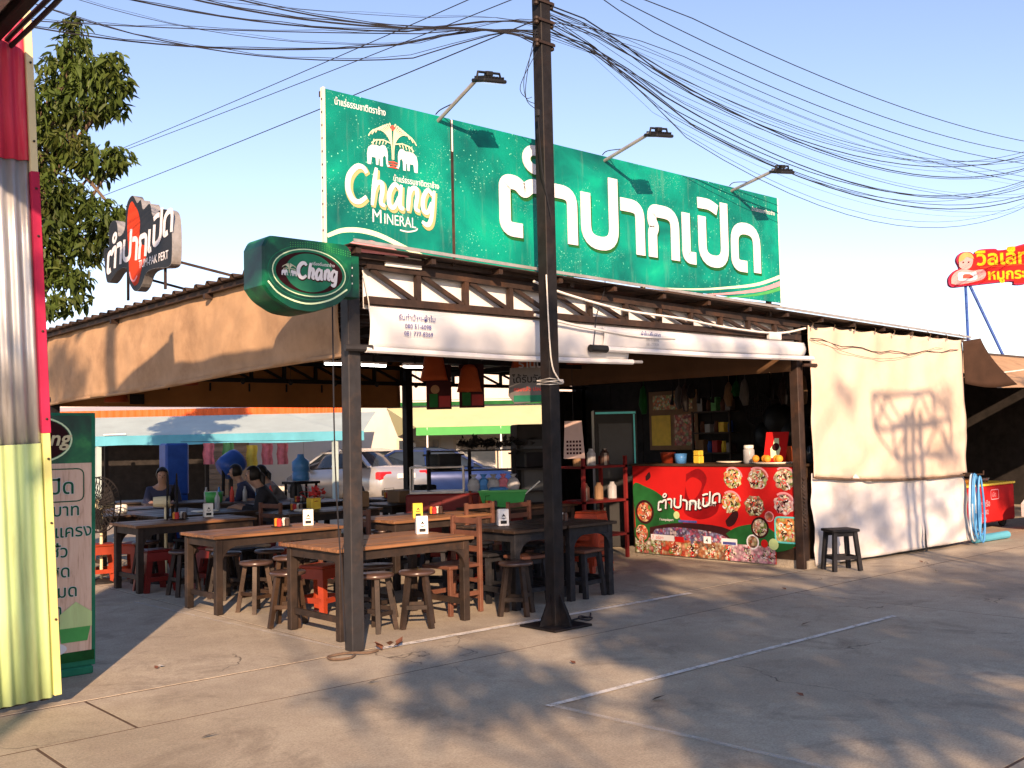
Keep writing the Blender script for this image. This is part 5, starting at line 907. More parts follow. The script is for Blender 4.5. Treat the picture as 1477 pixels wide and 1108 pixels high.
for k in range(5):
    p = T @ V(.12+.13*k, .05*(k % 2), .93); mb = MB(); mb.lathe([(0, 0), (.07, .01), (.09, .08), (.06, .15), (.02, .18), (.05, .22), (0, .21)], 9, p); tag(mb.build('plastic_bag', 'bag' if k % 2 == 0 else ('plastic_blue' if k == 1 else 'cloth_pink')), ('leftmost clear', 'blue', 'middle clear', 'pink', 'rightmost clear')[k]+' knotted plastic bag on the red food cart', 'bag', 'plastic bags on the red cart')
# ------------------------------------------------------------------ people
def person(label, x, y, face, seat_z, shirt, sk_=1.0, lean=.12, hairlong=False, arm=.0):
    t = thing('person', label, 'person', (x, y, 0), face); c, s = math.cos(face), math.sin(face); P = lambda f, l, z: V(x+f*c-l*s, y+f*s+l*c, z)
    def skin(name, pts, edges, rad, m, par, sub=2, flat=None):
        me = bpy.data.meshes.new(name); me.from_pydata(pts, edges, []); o = part(name, me, m, par); o.modifiers.new('s', 'SKIN').use_smooth_shade = True; o.modifiers.new('u', 'SUBSURF').levels = 1; o.modifiers['u'].render_levels = sub
        for i, r in enumerate(rad): d = me.skin_vertices[0].data[i]; d.radius = r if isinstance(r, tuple) else (r, r); d.use_root = i == 0
        return o
    h = seat_z; L = lean
    pts = [P(0, 0, h+.1), P(.03+L*.3, 0, h+.30), P(.05+L, 0, h+.51), P(.07+L*1.15, 0, h+.60), P(.10+L*1.35, 0, h+.66), P(.115+L*1.45, 0, h+.73), P(.10+L*1.45, 0, h+.82)]
    rad = [(.17, .12), (.15, .105), (.17, .10), (.058, .058), (.07, .075), (.085, .108), (.075, .095)]; ed = [(i, i+1) for i in range(6)]
    def chain(st, ch, rs):
        k = st
        for p, r in zip(ch, rs): pts.append(p); rad.append(r); ed.append((k, len(pts)-1)); k = len(pts)-1
        return k
    O_ = P(0, 0, 0)
    for l in (-1, 1):
        w_ = chain(2, [P(.05+L, l*.18, h+.51), P(.12+L, l*.23, h+.27), P(.38+L, l*.14, h+.34+arm*(l > 0))], [.065, .05, .034]); wp = pts[w_]
        pa = chain(w_, [wp+P(.05, -l*.01, 0)-O_], [(.034, .018)])
        for q, ln in ((-1.5, .06), (-.5, .075), (.5, .08), (1.5, .065)): b0 = wp+(P(.085, q*.016, -.004)-O_); chain(pa, [b0, b0+(P(ln*.6, q*.003, -.012)-O_)], [.0095, .0085])
        chain(pa, [wp+(P(.05, -l*.04, .0)-O_), wp+(P(.085, -l*.05, -.008)-O_)], [.01, .009])
        chain(0, [P(.06, l*.1, h+.07), P(.42, l*.13, h+.06), P(.40, l*.13, .10), P(.42, l*.13, .05), P(.55, l*.14, .035)], [.085, .06, .045, .04, .035])
    bd = skin('body', pts, ed, rad, 'skin', t)
    hd = pts[5]; MB().add([hd+(P(.085, 0, .01)-P(0, 0, 0)), hd+(P(.075, .016, -.03)-P(0, 0, 0)), hd+(P(.075, -.016, -.03)-P(0, 0, 0)), hd+(P(.118, 0, -.025)-P(0, 0, 0))], [(0, 1, 3), (0, 3, 2), (1, 2, 3)]).build('nose', 'skin', t)
    for l in (-1, 1): MB().lathe([(0, -.008), (.010, -.004), (.012, 0), (.010, .004), (0, .008)], 8, hd+(P(.074, l*.03, .015)-P(0, 0, 0))).build('eye', 'black', t)
    hm = MB(); T = Matrix.Translation(hd+(P(-.012, 0, .03)-P(0, 0, 0))) @ Matrix.Rotation(face, 4, 'Z'); nu, nv = 22, 12; vs = []; keep = []
    for j_ in range(nv+1):
        for i_ in range(nu): a = 2*PI*i_/nu; b = PI*j_/nv; vs.append(V(.107*math.sin(b)*math.cos(a), .094*math.sin(b)*math.sin(a), .118*math.cos(b)))
    for j_ in range(nv):
        for i_ in range(nu):
            q = (j_*nu+i_, j_*nu+(i_+1) % nu, (j_+1)*nu+(i_+1) % nu, (j_+1)*nu+i_); m_ = sum((vs[k_] for k_ in q), V(0, 0, 0))/4
            if (m_.x > .035 and m_.z < .045) or (m_.z < -.085): continue
            keep.append(q)
    hm.add([T @ v for v in vs], keep)
    if hairlong: hm.tube([T @ V(-.08, 0, .02), T @ V(-.125, .0, -.04), T @ V(-.12, 0, -.15), T @ V(-.09, 0, -.26)], [.03, .042, .036, .012], 8)
    hm.build('hair', 'hair', t, True)
    sp = [P(0, 0, h+.06), P(.03+L*.3, 0, h+.30), P(.048+L, 0, h+.515), P(.06+L*1.1, 0, h+.585)]; sr = [(.20, .15), (.18, .13), (.185, .125), (.085, .08)]; se = [(0, 1), (1, 2), (2, 3)]
    for l in (-1, 1): sp += [P(.05+L, l*.185, h+.51), P(.12+L, l*.235, h+.27), P(.32+L, l*.16, h+.325+arm*.8*(l > 0))]; sr += [.088, .07, .052]; n = len(sp); se += [(2, n-3), (n-3, n-2), (n-2, n-1)]
    skin('shirt', sp, se, sr, shirt, t)
    tp = [P(0, 0, h+.09)]; tr = [(.19, .14)]; te = []
    for l in (-1, 1): tp += [P(.08, l*.1, h+.075), P(.42, l*.13, h+.06), P(.40, l*.13, .12)]; tr += [.115, .085, .066]; n = len(tp); te += [(0, n-3), (n-3, n-2), (n-2, n-1)]
    skin('trousers', tp, te, tr, 'trousers', t)
person('person in black with dark tied hair bent over a table, seen from the side', 2.45, 5.68, math.radians(150), .45, 'shirt_black', lean=.16, hairlong=True)
person('person with short dark hair sitting far back left under the blue awning', 2.22, 8.95, math.radians(-115), .42, 'shirt_navy', lean=.03)
person('person in dark clothes leaning forward under the blue awning, near the blue drum', 3.32, 8.0, math.radians(150), .44, 'shirt_navy', lean=.14)
person('person with long hair hunched right of the others under the blue awning', 3.7, 7.72, math.radians(160), .42, 'shirt_grey', lean=.2, hairlong=True)
for k, (x, y) in enumerate(((2.22, 8.97), (3.34, 7.98), (3.72, 7.7))): place(PR['pr'], (x, y, .003-.02), .3*k, 'plastic stool under the person '+('farthest left', 'in the middle', 'farthest right')+' of the awning group' if 0 else ('red plastic stool of the far left sitter', 'red plastic stool of the sitter near the blue drum', 'red plastic stool of the long haired sitter')[k], Rg)
table('d', 1.7, 8.35, 'dark far table under the blue awning before the short haired sitter', -.3); table('d', 2.3, 7.6, 'far table under the blue awning with bottles and a green tub', -.5)
pot('green_tub', 'green plastic tub on the far table under the blue awning', 'tub', 2.55, 7.85, [(0, 0), (.12, 0), (.14, .16), (.13, .16), (0, .14)], 'plastic_green', 14, .752)
for k in range(6): pot('drink_bottle', ('clear', 'blue', 'red')[k % 3]+' drink bottle, '+('left' if k < 3 else 'right')+' one of two that colour, on the far table under the awning', 'bottle', 2.45+.16*k, 7.9-.1*k, [(0, 0), (.035, 0), (.035, .15), (.014, .2), (.014, .23), (0, .23)], ('bag', 'plastic_blue', 'red_mark')[k % 3], 8, .752)['group'] = 'drink bottles under the blue awning'
bd_ = tag(MB().lathe([(0, 0), (.17, .0), (.2, .1), (.2, .3), (.17, .36), (0, .36)], 16, (0, 0, 0), Matrix.Translation((3.1, 8.7, 1.2)) @ Matrix.Rotation(1.0, 4, 'Y')).build('blue_drum', 'plastic_dkblue', None, True), 'round blue plastic drum tilted behind the sitters', 'drum')
tag(MB().tube([(3.12, 8.7, 1.25), (3.12, 8.75, .0)], .03).build('drum_stand', 'steel_black'), 'dark stand holding the tilted blue drum', 'stand')
wj = thing('water_jug', 'translucent blue water jug on a dark stand before the silver car', 'water jug', (3.95, 7.7, 1.0)); MB().lathe([(0, 0), (.13, 0), (.14, .03), (.14, .12), (.125, .14), (.14, .16), (.14, .3), (.06, .37), (.05, .42), (0, .42)], 16, (3.95, 7.7, 1.02)).build('bottle', 'plastic_blue', wj, True)
js = thing('jug_stand', 'dark square stand under the blue water jug', 'stand', (3.95, 7.7, 0)); MB().bx(3.72, 7.5, .97, 4.18, 7.9, 1.01).build('top', 'steel_black', js)
for sx in (3.75, 4.12):
    for sy in (7.53, 7.84): MB().bx(sx, sy, .003, sx+.03, sy+.03, .97).build('leg', 'steel_black', js)
# ------------------------------------------------------------------ blue awning stall
aw = thing('blue_awning', 'pale blue canvas awning stall behind the tables at left', 'awning', (3.3, 9.3, 0)); e0, e1 = V(1.9, 17.1, 0), V(7.93, 11.92, 0); u = (e1-e0).normalized(); nb = V(-u.y, u.x, 0)*-1
nb = V(.664, .746, 0)
mb = MB(); mb.grid(lambda a, b: e0.lerp(e1, a)+nb*(2.0*b)+V(0, 0, 1.86+.46*b+.03*math.sin(a*14)*(1-b)*b*2), 40, 6); mb.build('canvas', 'awning_blue', aw, True)
mb = MB(); mb.grid(lambda a, b: e0.lerp(e1, a)-nb*.02*math.sin(a*50)*b+V(0, 0, 1.86-.21*b+.012*math.sin(a*22)*b), 60, 3); mb.build('valance', 'awning_blue_edge', aw, True)
for q in (.28, .92):
    p = e0.lerp(e1, q)+nb*.06; MB().bx(p.x-.05, p.y-.05, 0, p.x+.05, p.y+.05, 1.78).build('post', 'awning_blue', aw)
for q in (.05, .5): p = e0.lerp(e1, q)+nb*2.0; MB().bx(p.x-.04, p.y-.04, 0, p.x+.04, p.y+.04, 2.15).build('post', 'steel_black', aw)
MB().tube([e0.lerp(e1, .3)+V(0, 0, 1.89)-nb*.05, e0.lerp(e1, .36)+V(0, 0, 1.90)-nb*.05], .015).build('tie_bar', 'white_paint', aw)
og = thing('orange_shed', 'shed with orange-red corrugated fascia above the blue awning', 'shed', (3.5, 11.4, 0)); a0, a1 = e0+nb*2.4+u*-1.5, e1+nb*2.4-u*.5
mb = MB(); mb.grid(lambda a, b: a0.lerp(a1, a)+V(0, 0, 2.28+.22*b)+nb*.012*math.sin(a*330), 260, 1); mb.build('fascia', 'orange_sheet', og); a2, a3 = a0+nb*2.6, a1+nb*2.6; MB().add([a0+V(0, 0, 2.50), a1+V(0, 0, 2.50), a3+V(0, 0, 2.7), a2+V(0, 0, 2.7)], [(0, 1, 2, 3)]).build('roof', 'roof_pale', og)
for q in (0, .33, .66, .999): p = a0.lerp(a1, q)+nb*.05; MB().bx(p.x-.04, p.y-.04, 0, p.x+.04, p.y+.04, 2.2).build('post', 'steel_black', og)
b0, b1 = a0+nb*2.5, a0.lerp(a1, .52)+nb*2.5; MB().add([b0, b1, b1+V(0, 0, 2.6), b0+V(0, 0, 2.6)], [(0, 1, 2, 3)]).build('back_wall', 'dark', og)
for k, (x, y, z, m) in enumerate(((3.15, 9.3, 1.35, 'cloth_pink'), (3.4, 9.1, 1.35, 'cloth_green'), (3.7, 8.85, 1.3, 'cloth_yellow'), (3.9, 8.7, 1.32, 'cloth_pink'), (4.1, 8.55, 1.32, 'cloth_pink'))):
    def cf(u_, v_, x=x, y=y, z=z): return V(x+.14*(u_-.5)+.01*math.sin(v_*9), y-.12*(u_-.5)+.02*math.sin(u_*9), z-.35*v_+.3)
    tag(MB().grid(cf, 6, 6).build('hanging_cloth', m, None, True), ('pink', 'green', 'yellow', 'pale pink', 'red patterned')[k]+' cloth hanging in the gap under the blue awning', 'cloth', 'cloths hanging under the awning')
tag(MB().tube([(2.8, 9.6, 1.68), (4.5, 8.2, 1.66)], .006, 4).build('clothes_line', 'cable'), 'line holding the cloths under the blue awning', 'clothes line')
tag(MB().bx(2.55, 9.6, .8, 2.95, 9.9, 1.66, .03).bx(2.57, 9.62, .02, 2.93, 9.88, .8).build('blue_cabinet', 'plastic_dkblue'), 'tall deep blue cabinet behind the sitters', 'cabinet')
# ------------------------------------------------------------------ buildings and cars behind
bw = thing('cream_building', 'sunlit cream building with plank wall and pale upper cladding behind the cars', 'building', (11, 17, 0)); Fw = FR((7.6, 21.6, 0), (.75, -.66, 0))
MB().prism([(-6, 0), (2.4, 0), (2.4, 1.95), (-6, 1.95)], Fw, .3, -.05).build('wall', 'wall_cream', bw)
for k in range(11): MB().prism([(-6, .2+.155*k), (2.38, .2+.155*k), (2.38, .34+.155*k), (-6, .34+.155*k)], Fw, .03, .01).build('plank', 'plank_tan', bw)
MB().prism([(-6, 1.96), (3.4, 1.96), (3.4, 2.3), (-6, 2.3)], Fw, .3, .35).build('fascia', 'dark', bw); MB().prism([(-6.5, 2.31), (4, 2.31), (4, 2.36), (-6.5, 2.36)], Fw, 1.2, .5).build('roof', 'roof_pale', bw)
for k in range(3): MB().prism([(2.41+1.55*k, 0), (3.95+1.55*k, 0), (3.95+1.55*k, 2.15+.5*(k > 0)), (2.41+1.55*k, 2.15+.5*(k > 0))], Fw, .3, .1).build('wall_panel', 'wall_white', bw)
for k in range(6): MB().prism([(3.98, 2.2+.075*k), (5.5, 2.2+.075*k), (5.5, 2.265+.075*k), (3.98, 2.265+.075*k)], Fw, .02, .13).build('clad_board', 'wall_cream', bw)
MB().prism([(3.2, 2.2), (4.1, 2.24), (4.1, 2.3), (3.2, 2.26)], Fw, .05, .16).build('pipe_cover', 'yellow', bw)
MB().prism([(-8, 2.36), (14, 2.36), (14, 4.0), (-8, 4.0)], Fw, 3.0, -1.5).build('upper_storey', 'roof_pale', bw)
gb = thing('awning_shop', 'shop with cream and green awning and dark windows behind the rack', 'building', (13, 14, 0)); Fg = FR((12.2, 17.2, 0), (.75, -.66, 0)); MB().prism([(0, 0), (9, 0), (9, 2.75), (0, 2.75)], Fg, .3).build('wall', 'wall_white', gb)
MB().prism([(-.3, 2.76), (10, 2.76), (10, 3.7), (-.3, 3.7)], Fg, 4, .0).build('roof', 'roof_pale', gb); MB().prism([(0, 2.60), (9, 2.60), (9, 2.7), (0, 2.7)], Fg, .05, .12).build('green_band', 'leaf_print', gb)
MB().add([Fg.p(.0, 2.55, .05), Fg.p(7, 2.55, .05), Fg.p(7, 1.98, 1.1), Fg.p(.9, 1.98, 1.1)], [(0, 1, 2, 3)]).build('awning_cloth', 'awning_pale', gb); MB().add([Fg.p(.9, 1.98, 1.1), Fg.p(7, 1.98, 1.1), Fg.p(7, 1.76, 1.11), Fg.p(.9, 1.76, 1.11)], [(0, 1, 2, 3)]).build('awning_valance', 'awning_green', gb); MB().add([Fg.p(0, 2.55, .05), Fg.p(.9, 1.98, 1.1), Fg.p(.3, 1.75, .05)], [(0, 1, 2)]).build('awning_side', 'awning_pale', gb)
for k in range(3): w_ = MB().prism([(.25+1.6*k, .7), (1.5+1.6*k, .7), (1.5+1.6*k, 1.7), (.25+1.6*k, 1.7)], Fg, .04, .02).build('window', 'wall_cream', gb); MB().prism([(.32+1.6*k, .77), (1.43+1.6*k, .77), (1.43+1.6*k, 1.63), (.32+1.6*k, 1.63)], Fg, .02, .024).build('pane', 'glass_dark', w_)
for q in (1.2, 3.2): p = Fg.p(q, 0, 1.08); MB().tube([p, p+V(0, 0, 1.97)], .025).build('awning_post', 'white_paint', gb)
for k in range(18): a = Fg.p(.4+.25*k, 0, 1.6); 
fc = thing('iron_fence', 'low dark railing in front of the awning shop', 'fence', Fg.p(2, 0, 1.6)); MB().bar(Fg.p(.3, .75, 1.6), Fg.p(4, .75, 1.6), .03).build('rail', 'steel_black', fc); MB().bar(Fg.p(.3, .15, 1.6), Fg.p(4, .15, 1.6), .03).build('rail', 'steel_black', fc)
for k in range(22): p = Fg.p(.3+.17*k, 0, 1.6); MB().bx(p.x-.008, p.y-.008, .0, p.x+.008, p.y+.008, .85).build('baluster', 'steel_black', fc)
def car(label, loc, rz, paint, name='parked_car'):
    t = thing(name, label, 'car', loc, rz, 'cars parked behind the restaurant'); T = Matrix.Translation(loc) @ Matrix.Rotation(rz, 4, 'Z')
    st_ = [(-2.25, .42, .80, .70), (-2.18, .30, .93, .80), (-1.9, .25, 1.0, .86), (-1.5, .24, 1.02, .88), (-.6, .22, .99, .89), (.5, .22, .96, .89), (1.0, .22, .93, .88), (1.6, .24, .84, .86), (2.0, .28, .74, .78), (2.2, .36, .62, .62)]
    mb = MB(); rings = [[(-w_*.92, zb), (-w_, zb+.18), (-w_, (zb+zt)/2), (-w_*.97, zt-.06), (-w_*.86, zt), (0, zt+.02), (w_*.86, zt), (w_*.97, zt-.06), (w_, (zb+zt)/2), (w_, zb+.18), (w_*.92, zb)] for x, zb, zt, w_ in st_]; n = 11
    mb.add([T @ V(st_[i][0], y, z) for i, r in enumerate(rings) for y, z in r], [(i*n+k, i*n+(k+1) % n, (i+1)*n+(k+1) % n, (i+1)*n+k) for i in range(len(st_)-1) for k in range(n)]+[tuple(range(n)), tuple(range((len(st_)-1)*n, len(st_)*n))]); mb.build('body', paint, t, True)
    gh = [(-1.85, 1.0, .76, .0), (-1.1, 1.36, .62, 1), (-.5, 1.44, .60, 1), (.1, 1.42, .60, 1), (.45, 1.33, .62, 1), (1.15, .93, .76, .0)]; base = [1.01, 1.0, .99, .98, .96, .92]
    mb = MB(); vs = []
    for (x, zt, wt, q), zb in zip(gh, base): vs += [T @ V(x, s*y, z) for s in (-1,) for y, z in ((.84, zb-.01), (wt, zt))]+[T @ V(x, y, z) for y, z in ((wt, zt), (.84, zb-.01))]
    mb.add(vs, [(i*4+k, i*4+k+1, i*4+k+5, i*4+k+4) for i in range(5) for k in (0, 2)]+[(1, 2, 6, 5), (17, 18, 22, 21)]); mb.build('windows', 'glass_dark', t, True)
    mb = MB(); mb.add([T @ V(x, s*(w_+.003), z+.012) for x, z, w_, q in gh[1:5] for s in (-1, 1)], [(2*i, 2*i+1, 2*i+3, 2*i+2) for i in range(3)])
    for s in (-1, 1):
        mb.bar(T @ V(-1.85, s*.83, 1.0), T @ V(-1.1, s*.63, 1.365), .1, .05); mb.bar(T @ V(1.15, s*.8, .93), T @ V(.42, s*.63, 1.34), .07, .05); mb.bar(T @ V(-.3, s*.855, .98), T @ V(-.32, s*.61, 1.43), .07, .03); mb.bar(T @ V(-1.1, s*.62, 1.37), T @ V(.45, s*.63, 1.345), .07, .05)
    mb.build('roof', paint, t)
    for s in (-1, 1):
        MB().bx(-2.24, s*.62-.2, .68, -2.05, s*.62+.2, .88, .03, T).build('tail_light', 'lamp_red', t); MB().bx(1.95, s*.55-.17, .55, 2.14, s*.55+.17, .68, .03, T).build('headlight', 'bulb_glass', t); MB().bx(.75, s*.95-.09, .92, .9, s*.95+.09, 1.04, .02, T).build('mirror', paint, t)
        for x in (-1.4, 1.35): wh = MB().lathe([(.0, -.1), (.2, -.1), (.31, -.09), (.32, 0), (.31, .09), (.2, .1), (0, .1)], 18, (0, 0, 0), T @ Matrix.Translation((x, s*.8, .32)) @ Matrix.Rotation(PI/2, 4, 'X')).build('wheel', 'tyre', t, True); MB().lathe([(0, -.108), (.19, -.104), (.19, .104), (0, .108)], 14, (0, 0, 0), T @ Matrix.Translation((x, s*.8, .32)) @ Matrix.Rotation(PI/2, 4, 'X')).build('rim', 'steel_post', wh)
    MB().bx(-2.29, -.26, .70, -2.24, .26, .82, .005, T).build('number_plate', 'white_paint', t); MB().bx(-2.29, -.75, .3, -2.2, .75, .44, .02, T).build('rear_bumper', 'dark', t)
car('silver sedan seen from behind, parked beyond the corner post', (10.45, 16.3, 0), PI/2+.05, 'car_silver'); car('dark blue sedan half hidden behind the rack and rear post', (12.1, 14.9, 0), -.55, 'car_blue')
# ------------------------------------------------------------------ right side
ex = thing('next_stall', 'shadowy food stall with brown awning at the right edge', 'stall', (13, 2, 0))
mb = MB(); mb.grid(lambda a, b: V(10.5+9.0*a, .9-1.35*b, 2.86-.68*b+.03*math.sin(a*9)*b), 16, 5); o_ = mb.build('awning', 'fabric_tan', ex, True)  # awning carried on beyond view to block sun from the side wall
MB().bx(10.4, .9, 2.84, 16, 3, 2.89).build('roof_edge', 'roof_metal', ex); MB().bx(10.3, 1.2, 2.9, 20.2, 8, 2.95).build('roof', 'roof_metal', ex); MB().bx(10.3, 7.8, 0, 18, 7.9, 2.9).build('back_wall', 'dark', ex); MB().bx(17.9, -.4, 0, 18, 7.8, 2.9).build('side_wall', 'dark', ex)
MB().bx(10.2, .8, 0, 10.28, .88, 2.85).build('post', 'steel_black', ex)
tag(MB().tube(cr([(10.4, .1, 2.35), (12, -.3, 2.5), (13, -.6, 2.62)], 4), .01).build('guy_rope', 'cable_white'), 'pale rope stretched from the shade cloth to the right', 'rope')
rc_ = thing('red_stall_counter', 'low red counter with yellow rim and white lettering at the right edge', 'counter', (12.3, .6, 0)); MB().bx(11.2, .42, .12, 13.0, 1.2, .70, .02).build('body', 'sign_red', rc_); MB().bx(11.18, .40, .70, 13.02, 1.22, .735, .008).build('rim', 'yellow', rc_); fr = FR((11.2, .418, 0), (1, 0, 0))
for sx in (11.3, 12.8): MB().lathe([(.1, -.03), (.12, 0), (.1, .03)], 12, (0, 0, 0), Matrix.Translation((sx, .55, .115)) @ Matrix.Rotation(PI/2, 4, 'X')).build('wheel', 'tyre', rc_)
text('ก๋วยเตี๋ยวเรือ', .13, fr, .22, .38, 'salmon_print', rc_, bold=.01); text('089 323-3482', .1, fr, .25, .26, 'salmon_print', rc_, bold=.01); text('โทร 99  340', .09, fr, .3, .15, 'salmon_print', rc_, bold=.01); MB().stroke(rp([(.92, .48), (1.2, .48), (1.2, .63), (.92, .63)], .03, 3, True), .012, fr, .003, 0, True).build('emblem', 'salmon_print', rc_, recalc=False); text('เปิด', .1, fr, .96, .52, 'salmon_print', rc_)
for k in range(4): pot('food_tray', 'shallow tray of food on the red counter at the right', 'tray', 11.5+.36*k, .8, [(0, 0), (.14, 0), (.16, .06), (.15, .06), (0, .05)], ('food_pale', 'fruit', 'food_red', 'food_dark')[k], 14, .737)['group'] = 'trays on the right red counter'
for k in range(4): tag(MB().lathe([(0, 0), (.14, 0), (.14, .3), (.06, .38), (0, .38)], 12, (13.2+.7*k, 3.0, 1.4)).bx(13.05+.7*k, 2.85, 1.36, 13.35+.7*k, 3.15, 1.4).build('blue_jug', 'plastic_dkblue'), 'blue jug on the dark shelf in the right stall', 'jug', 'blue jugs in the right stall')
tag(MB().bx(12.6, 2.7, 1.28, 16.2, 3.3, 1.355).bx(12.65, 2.75, 0, 12.72, 3.2, 1.28).bx(16.1, 2.75, 0, 16.17, 3.2, 1.28).build('stall_shelf', 'dark'), 'dark shelf holding blue jugs in the right stall', 'shelf')
for k in range(5): tag(MB().tube([(10.35+.05*k, .3+.1*k, 2.3), (10.35+.05*k, .3+.1*k, 2.0), (10.36+.05*k, .3+.1*k, 1.3)], [.01, .06, .03], 8).build('hanging_bag', 'bag'), 'clear bag hanging just right of the cream tarpaulin', 'bag', 'bags hanging right of the tarpaulin')
wc = thing('white_van', 'front corner of a white vehicle cut off by the right edge', 'van', (12.8, -.9, 0)); mb = MB(); pr = [(0, .22), (0, .42), (.12, .52), (.5, .62), (1.2, .7), (2.4, .7), (2.4, .2), (.95, .2), (.85, .38), (.65, .46), (.45, .38), (.36, .2)]; fr = FR((12.1, -.42, 0), (.95, -.3, 0)); mb.prism(pr, fr, .45, 0); mb.build('body', 'car_white', wc)
MB().lathe([(0, -.09), (.19, -.09), (.25, -.08), (.25, .08), (.19, .09), (0, .09)], 18, (0, 0, 0), Matrix.Translation(fr.p(.65, .25, -.1)) @ Matrix.Rotation(math.atan2(-.3, .95), 4, 'Z') @ Matrix.Rotation(PI/2, 4, 'X')).build('wheel', 'tyre', wc)
for nm, n_, r0, m, l in (('hose_coil', 7, .0, 'hose_blue', 'coiled blue hose hanging at the right end of the white tarpaulin'), ('hose_coil', 3, .02, 'hose_pale', 'pale hose loops hung over the blue hose coil')):
    mb = MB(); hr = R(5+n_)
    for k in range(n_):
        a = hr.uniform(.09, .15); b = hr.uniform(.36, .46); o = hr.uniform(-.04, .05); dz = hr.uniform(-.02, .02); mb.tube([(9.78+o+a*math.sin(q*PI/10)*(.5+.5*(1-math.cos(q*PI/10))/2+.2), -.34-.02*k-r0, .97+dz-b*(1-math.cos(q*PI/10))) for q in range(21)], .013, 6)
    o = tag(mb.build(nm, m), l, 'hose')
tag(MB().bx(9.74, -.36, .95, 9.80, -.25, 1.0).tube([(9.77, -.3, .97), (9.77, -.52, .98), (9.77, -.52, 1.03)], .012).build('hose_hook', 'steel_rust'), 'rusty hook holding the hose at the tarpaulin end', 'hook')
tag(MB().tube([(10.0, -.25, .06), (10.95, -.3, .06)], .055, 12).build('blue_pipe', 'awning_blue_edge'), 'short blue plastic pipe lying on the ground at right', 'pipe')
bs_ = thing('boy_sign', 'red and yellow cut-out shop sign with a boy at the far right', 'sign', (17.6, 2.9, 4.9)); Fb2 = FR((17.22, 3.3, 4.7), (.62, -.78, 0)); out = [(p.x, p.y) for p in cr([(-.02, .02), (-.02, .22), (.14, .42), (.3, .5), (.22, .75), (.34, .95), (.6, .97), (.72, .9), (.85, 1.02), (1.3, 1.03), (1.4, .98), (1.7, 1.0), (2.0, 1.1), (3.0, 1.3), (3.4, 1.2), (3.4, .1), (2.2, .06), (2.1, -.06), (1.8, -.06), (1.7, .04), (.5, -.04), (.1, -.06), (-.02, .02)], 4)[:-1]]
sc_ = .72; out = [(x*sc_, y*sc_) for x, y in out]
s1 = MB().prism([(x*1.0, y) for x, y in out], Fb2, .15).build('sign_body', 'trim_pink', bs_); cxm, cym = 1.2, .35; MB().prism([(cxm+(x-cxm)*.975, cym+(y-cym)*.93) for x, y in out], Fb2, 0, .01).build('face', 'sign_red', s1, recalc=False)
def bs(pts, z, m, nm): MB().prism([(p.x*sc_, p.y*sc_) for p in cr(pts+[pts[0]], 4)[:-1]], Fb2, 0, z).build(nm, m, s1, recalc=False)
bs([(.04, .04), (.06, .24), (.2, .4), (.42, .46), (.66, .4), (.95, .42), (1.02, .26), (.9, .12), (.5, .03), (.2, .0)], .02, 'skin_print', 'shirt_print'); bs([(.28, .55), (.3, .8), (.44, .92), (.62, .88), (.68, .7), (.6, .5), (.45, .44), (.34, .48)], .025, 'skin_print', 'face_print'); bs([(.27, .68), (.3, .84), (.44, .95), (.62, .92), (.7, .76), (.62, .78), (.5, .82), (.4, .72)], .032, 'hair_print', 'hair_print'); bs([(.24, .12), (.26, .36), (.62, .34), (.74, .36), (.76, .14), (.5, .1)], .03, 'white_print', 'tray_print'); bs([(.36, .18), (.4, .3), (.6, .28), (.64, .18)], .035, 'red_mark', 'food_print')
for x in (.4, .55): MB().disc((x*sc_, .66*sc_), .016, Fb2, .04, 8).build('eye_print', 'dark_print', s1, recalc=False)
text('วิลเล็ท', .42, Fb2, .56, .40, 'yellow_print', s1, bold=.03, z=.02); text('หมูกระทะ', .30, Fb2, .76, .08, 'yellow_print', s1, bold=.03, z=.02); MB().stroke([(.62, .345), (2.4, .40)], .025, Fb2, .02).build('underline', 'orange_red', s1, recalc=False)
pA_ = Fb2.p(.34, 0, -.08); MB().tube([pA_, V(pA_.x, pA_.y, 2.95)], .03, 8).build('leg', 'plastic_dkblue', bs_); MB().tube([Fb2.p(.42, 0, -.08), Fb2.p(.42, 0, -.08)+V(.45, -.55, -4.7+2.9)], .03, 8).build('brace', 'plastic_dkblue', bs_)
# ------------------------------------------------------------------ trees
def crown(mb, rg, c, r, n, size, flat=.8):
    for k in range(n):
        while 1:
            q = V(rg.uniform(-1, 1), rg.uniform(-1, 1), rg.uniform(-1, 1))
            if .25 < q.length < 1: break
        p = V(*c)+V(q.x*r, q.y*r, q.z*r*flat); s = size*rg.choice((.55, .75, .9, 1.0, 1.15, 1.4))*rg.uniform(.85, 1.15)
        T = Matrix.Translation(p) @ Matrix.Rotation(rg.uniform(0, 2*PI), 4, 'Z') @ Matrix.Rotation(rg.gauss(.75, .45), 4, 'Y') @ Matrix.Rotation(rg.gauss(0, .5), 4, 'X')
        mb.add([T @ V(0, 0, 0), T @ V(s*.3, s*.17, s*.05), T @ V(s*.65, s*.15, 0), T @ V(s, 0, -s*.14), T @ V(s*.65, -s*.15, 0), T @ V(s*.3, -s*.17, s*.05)], [(0, 1, 2, 3), (0, 3, 4, 5)])
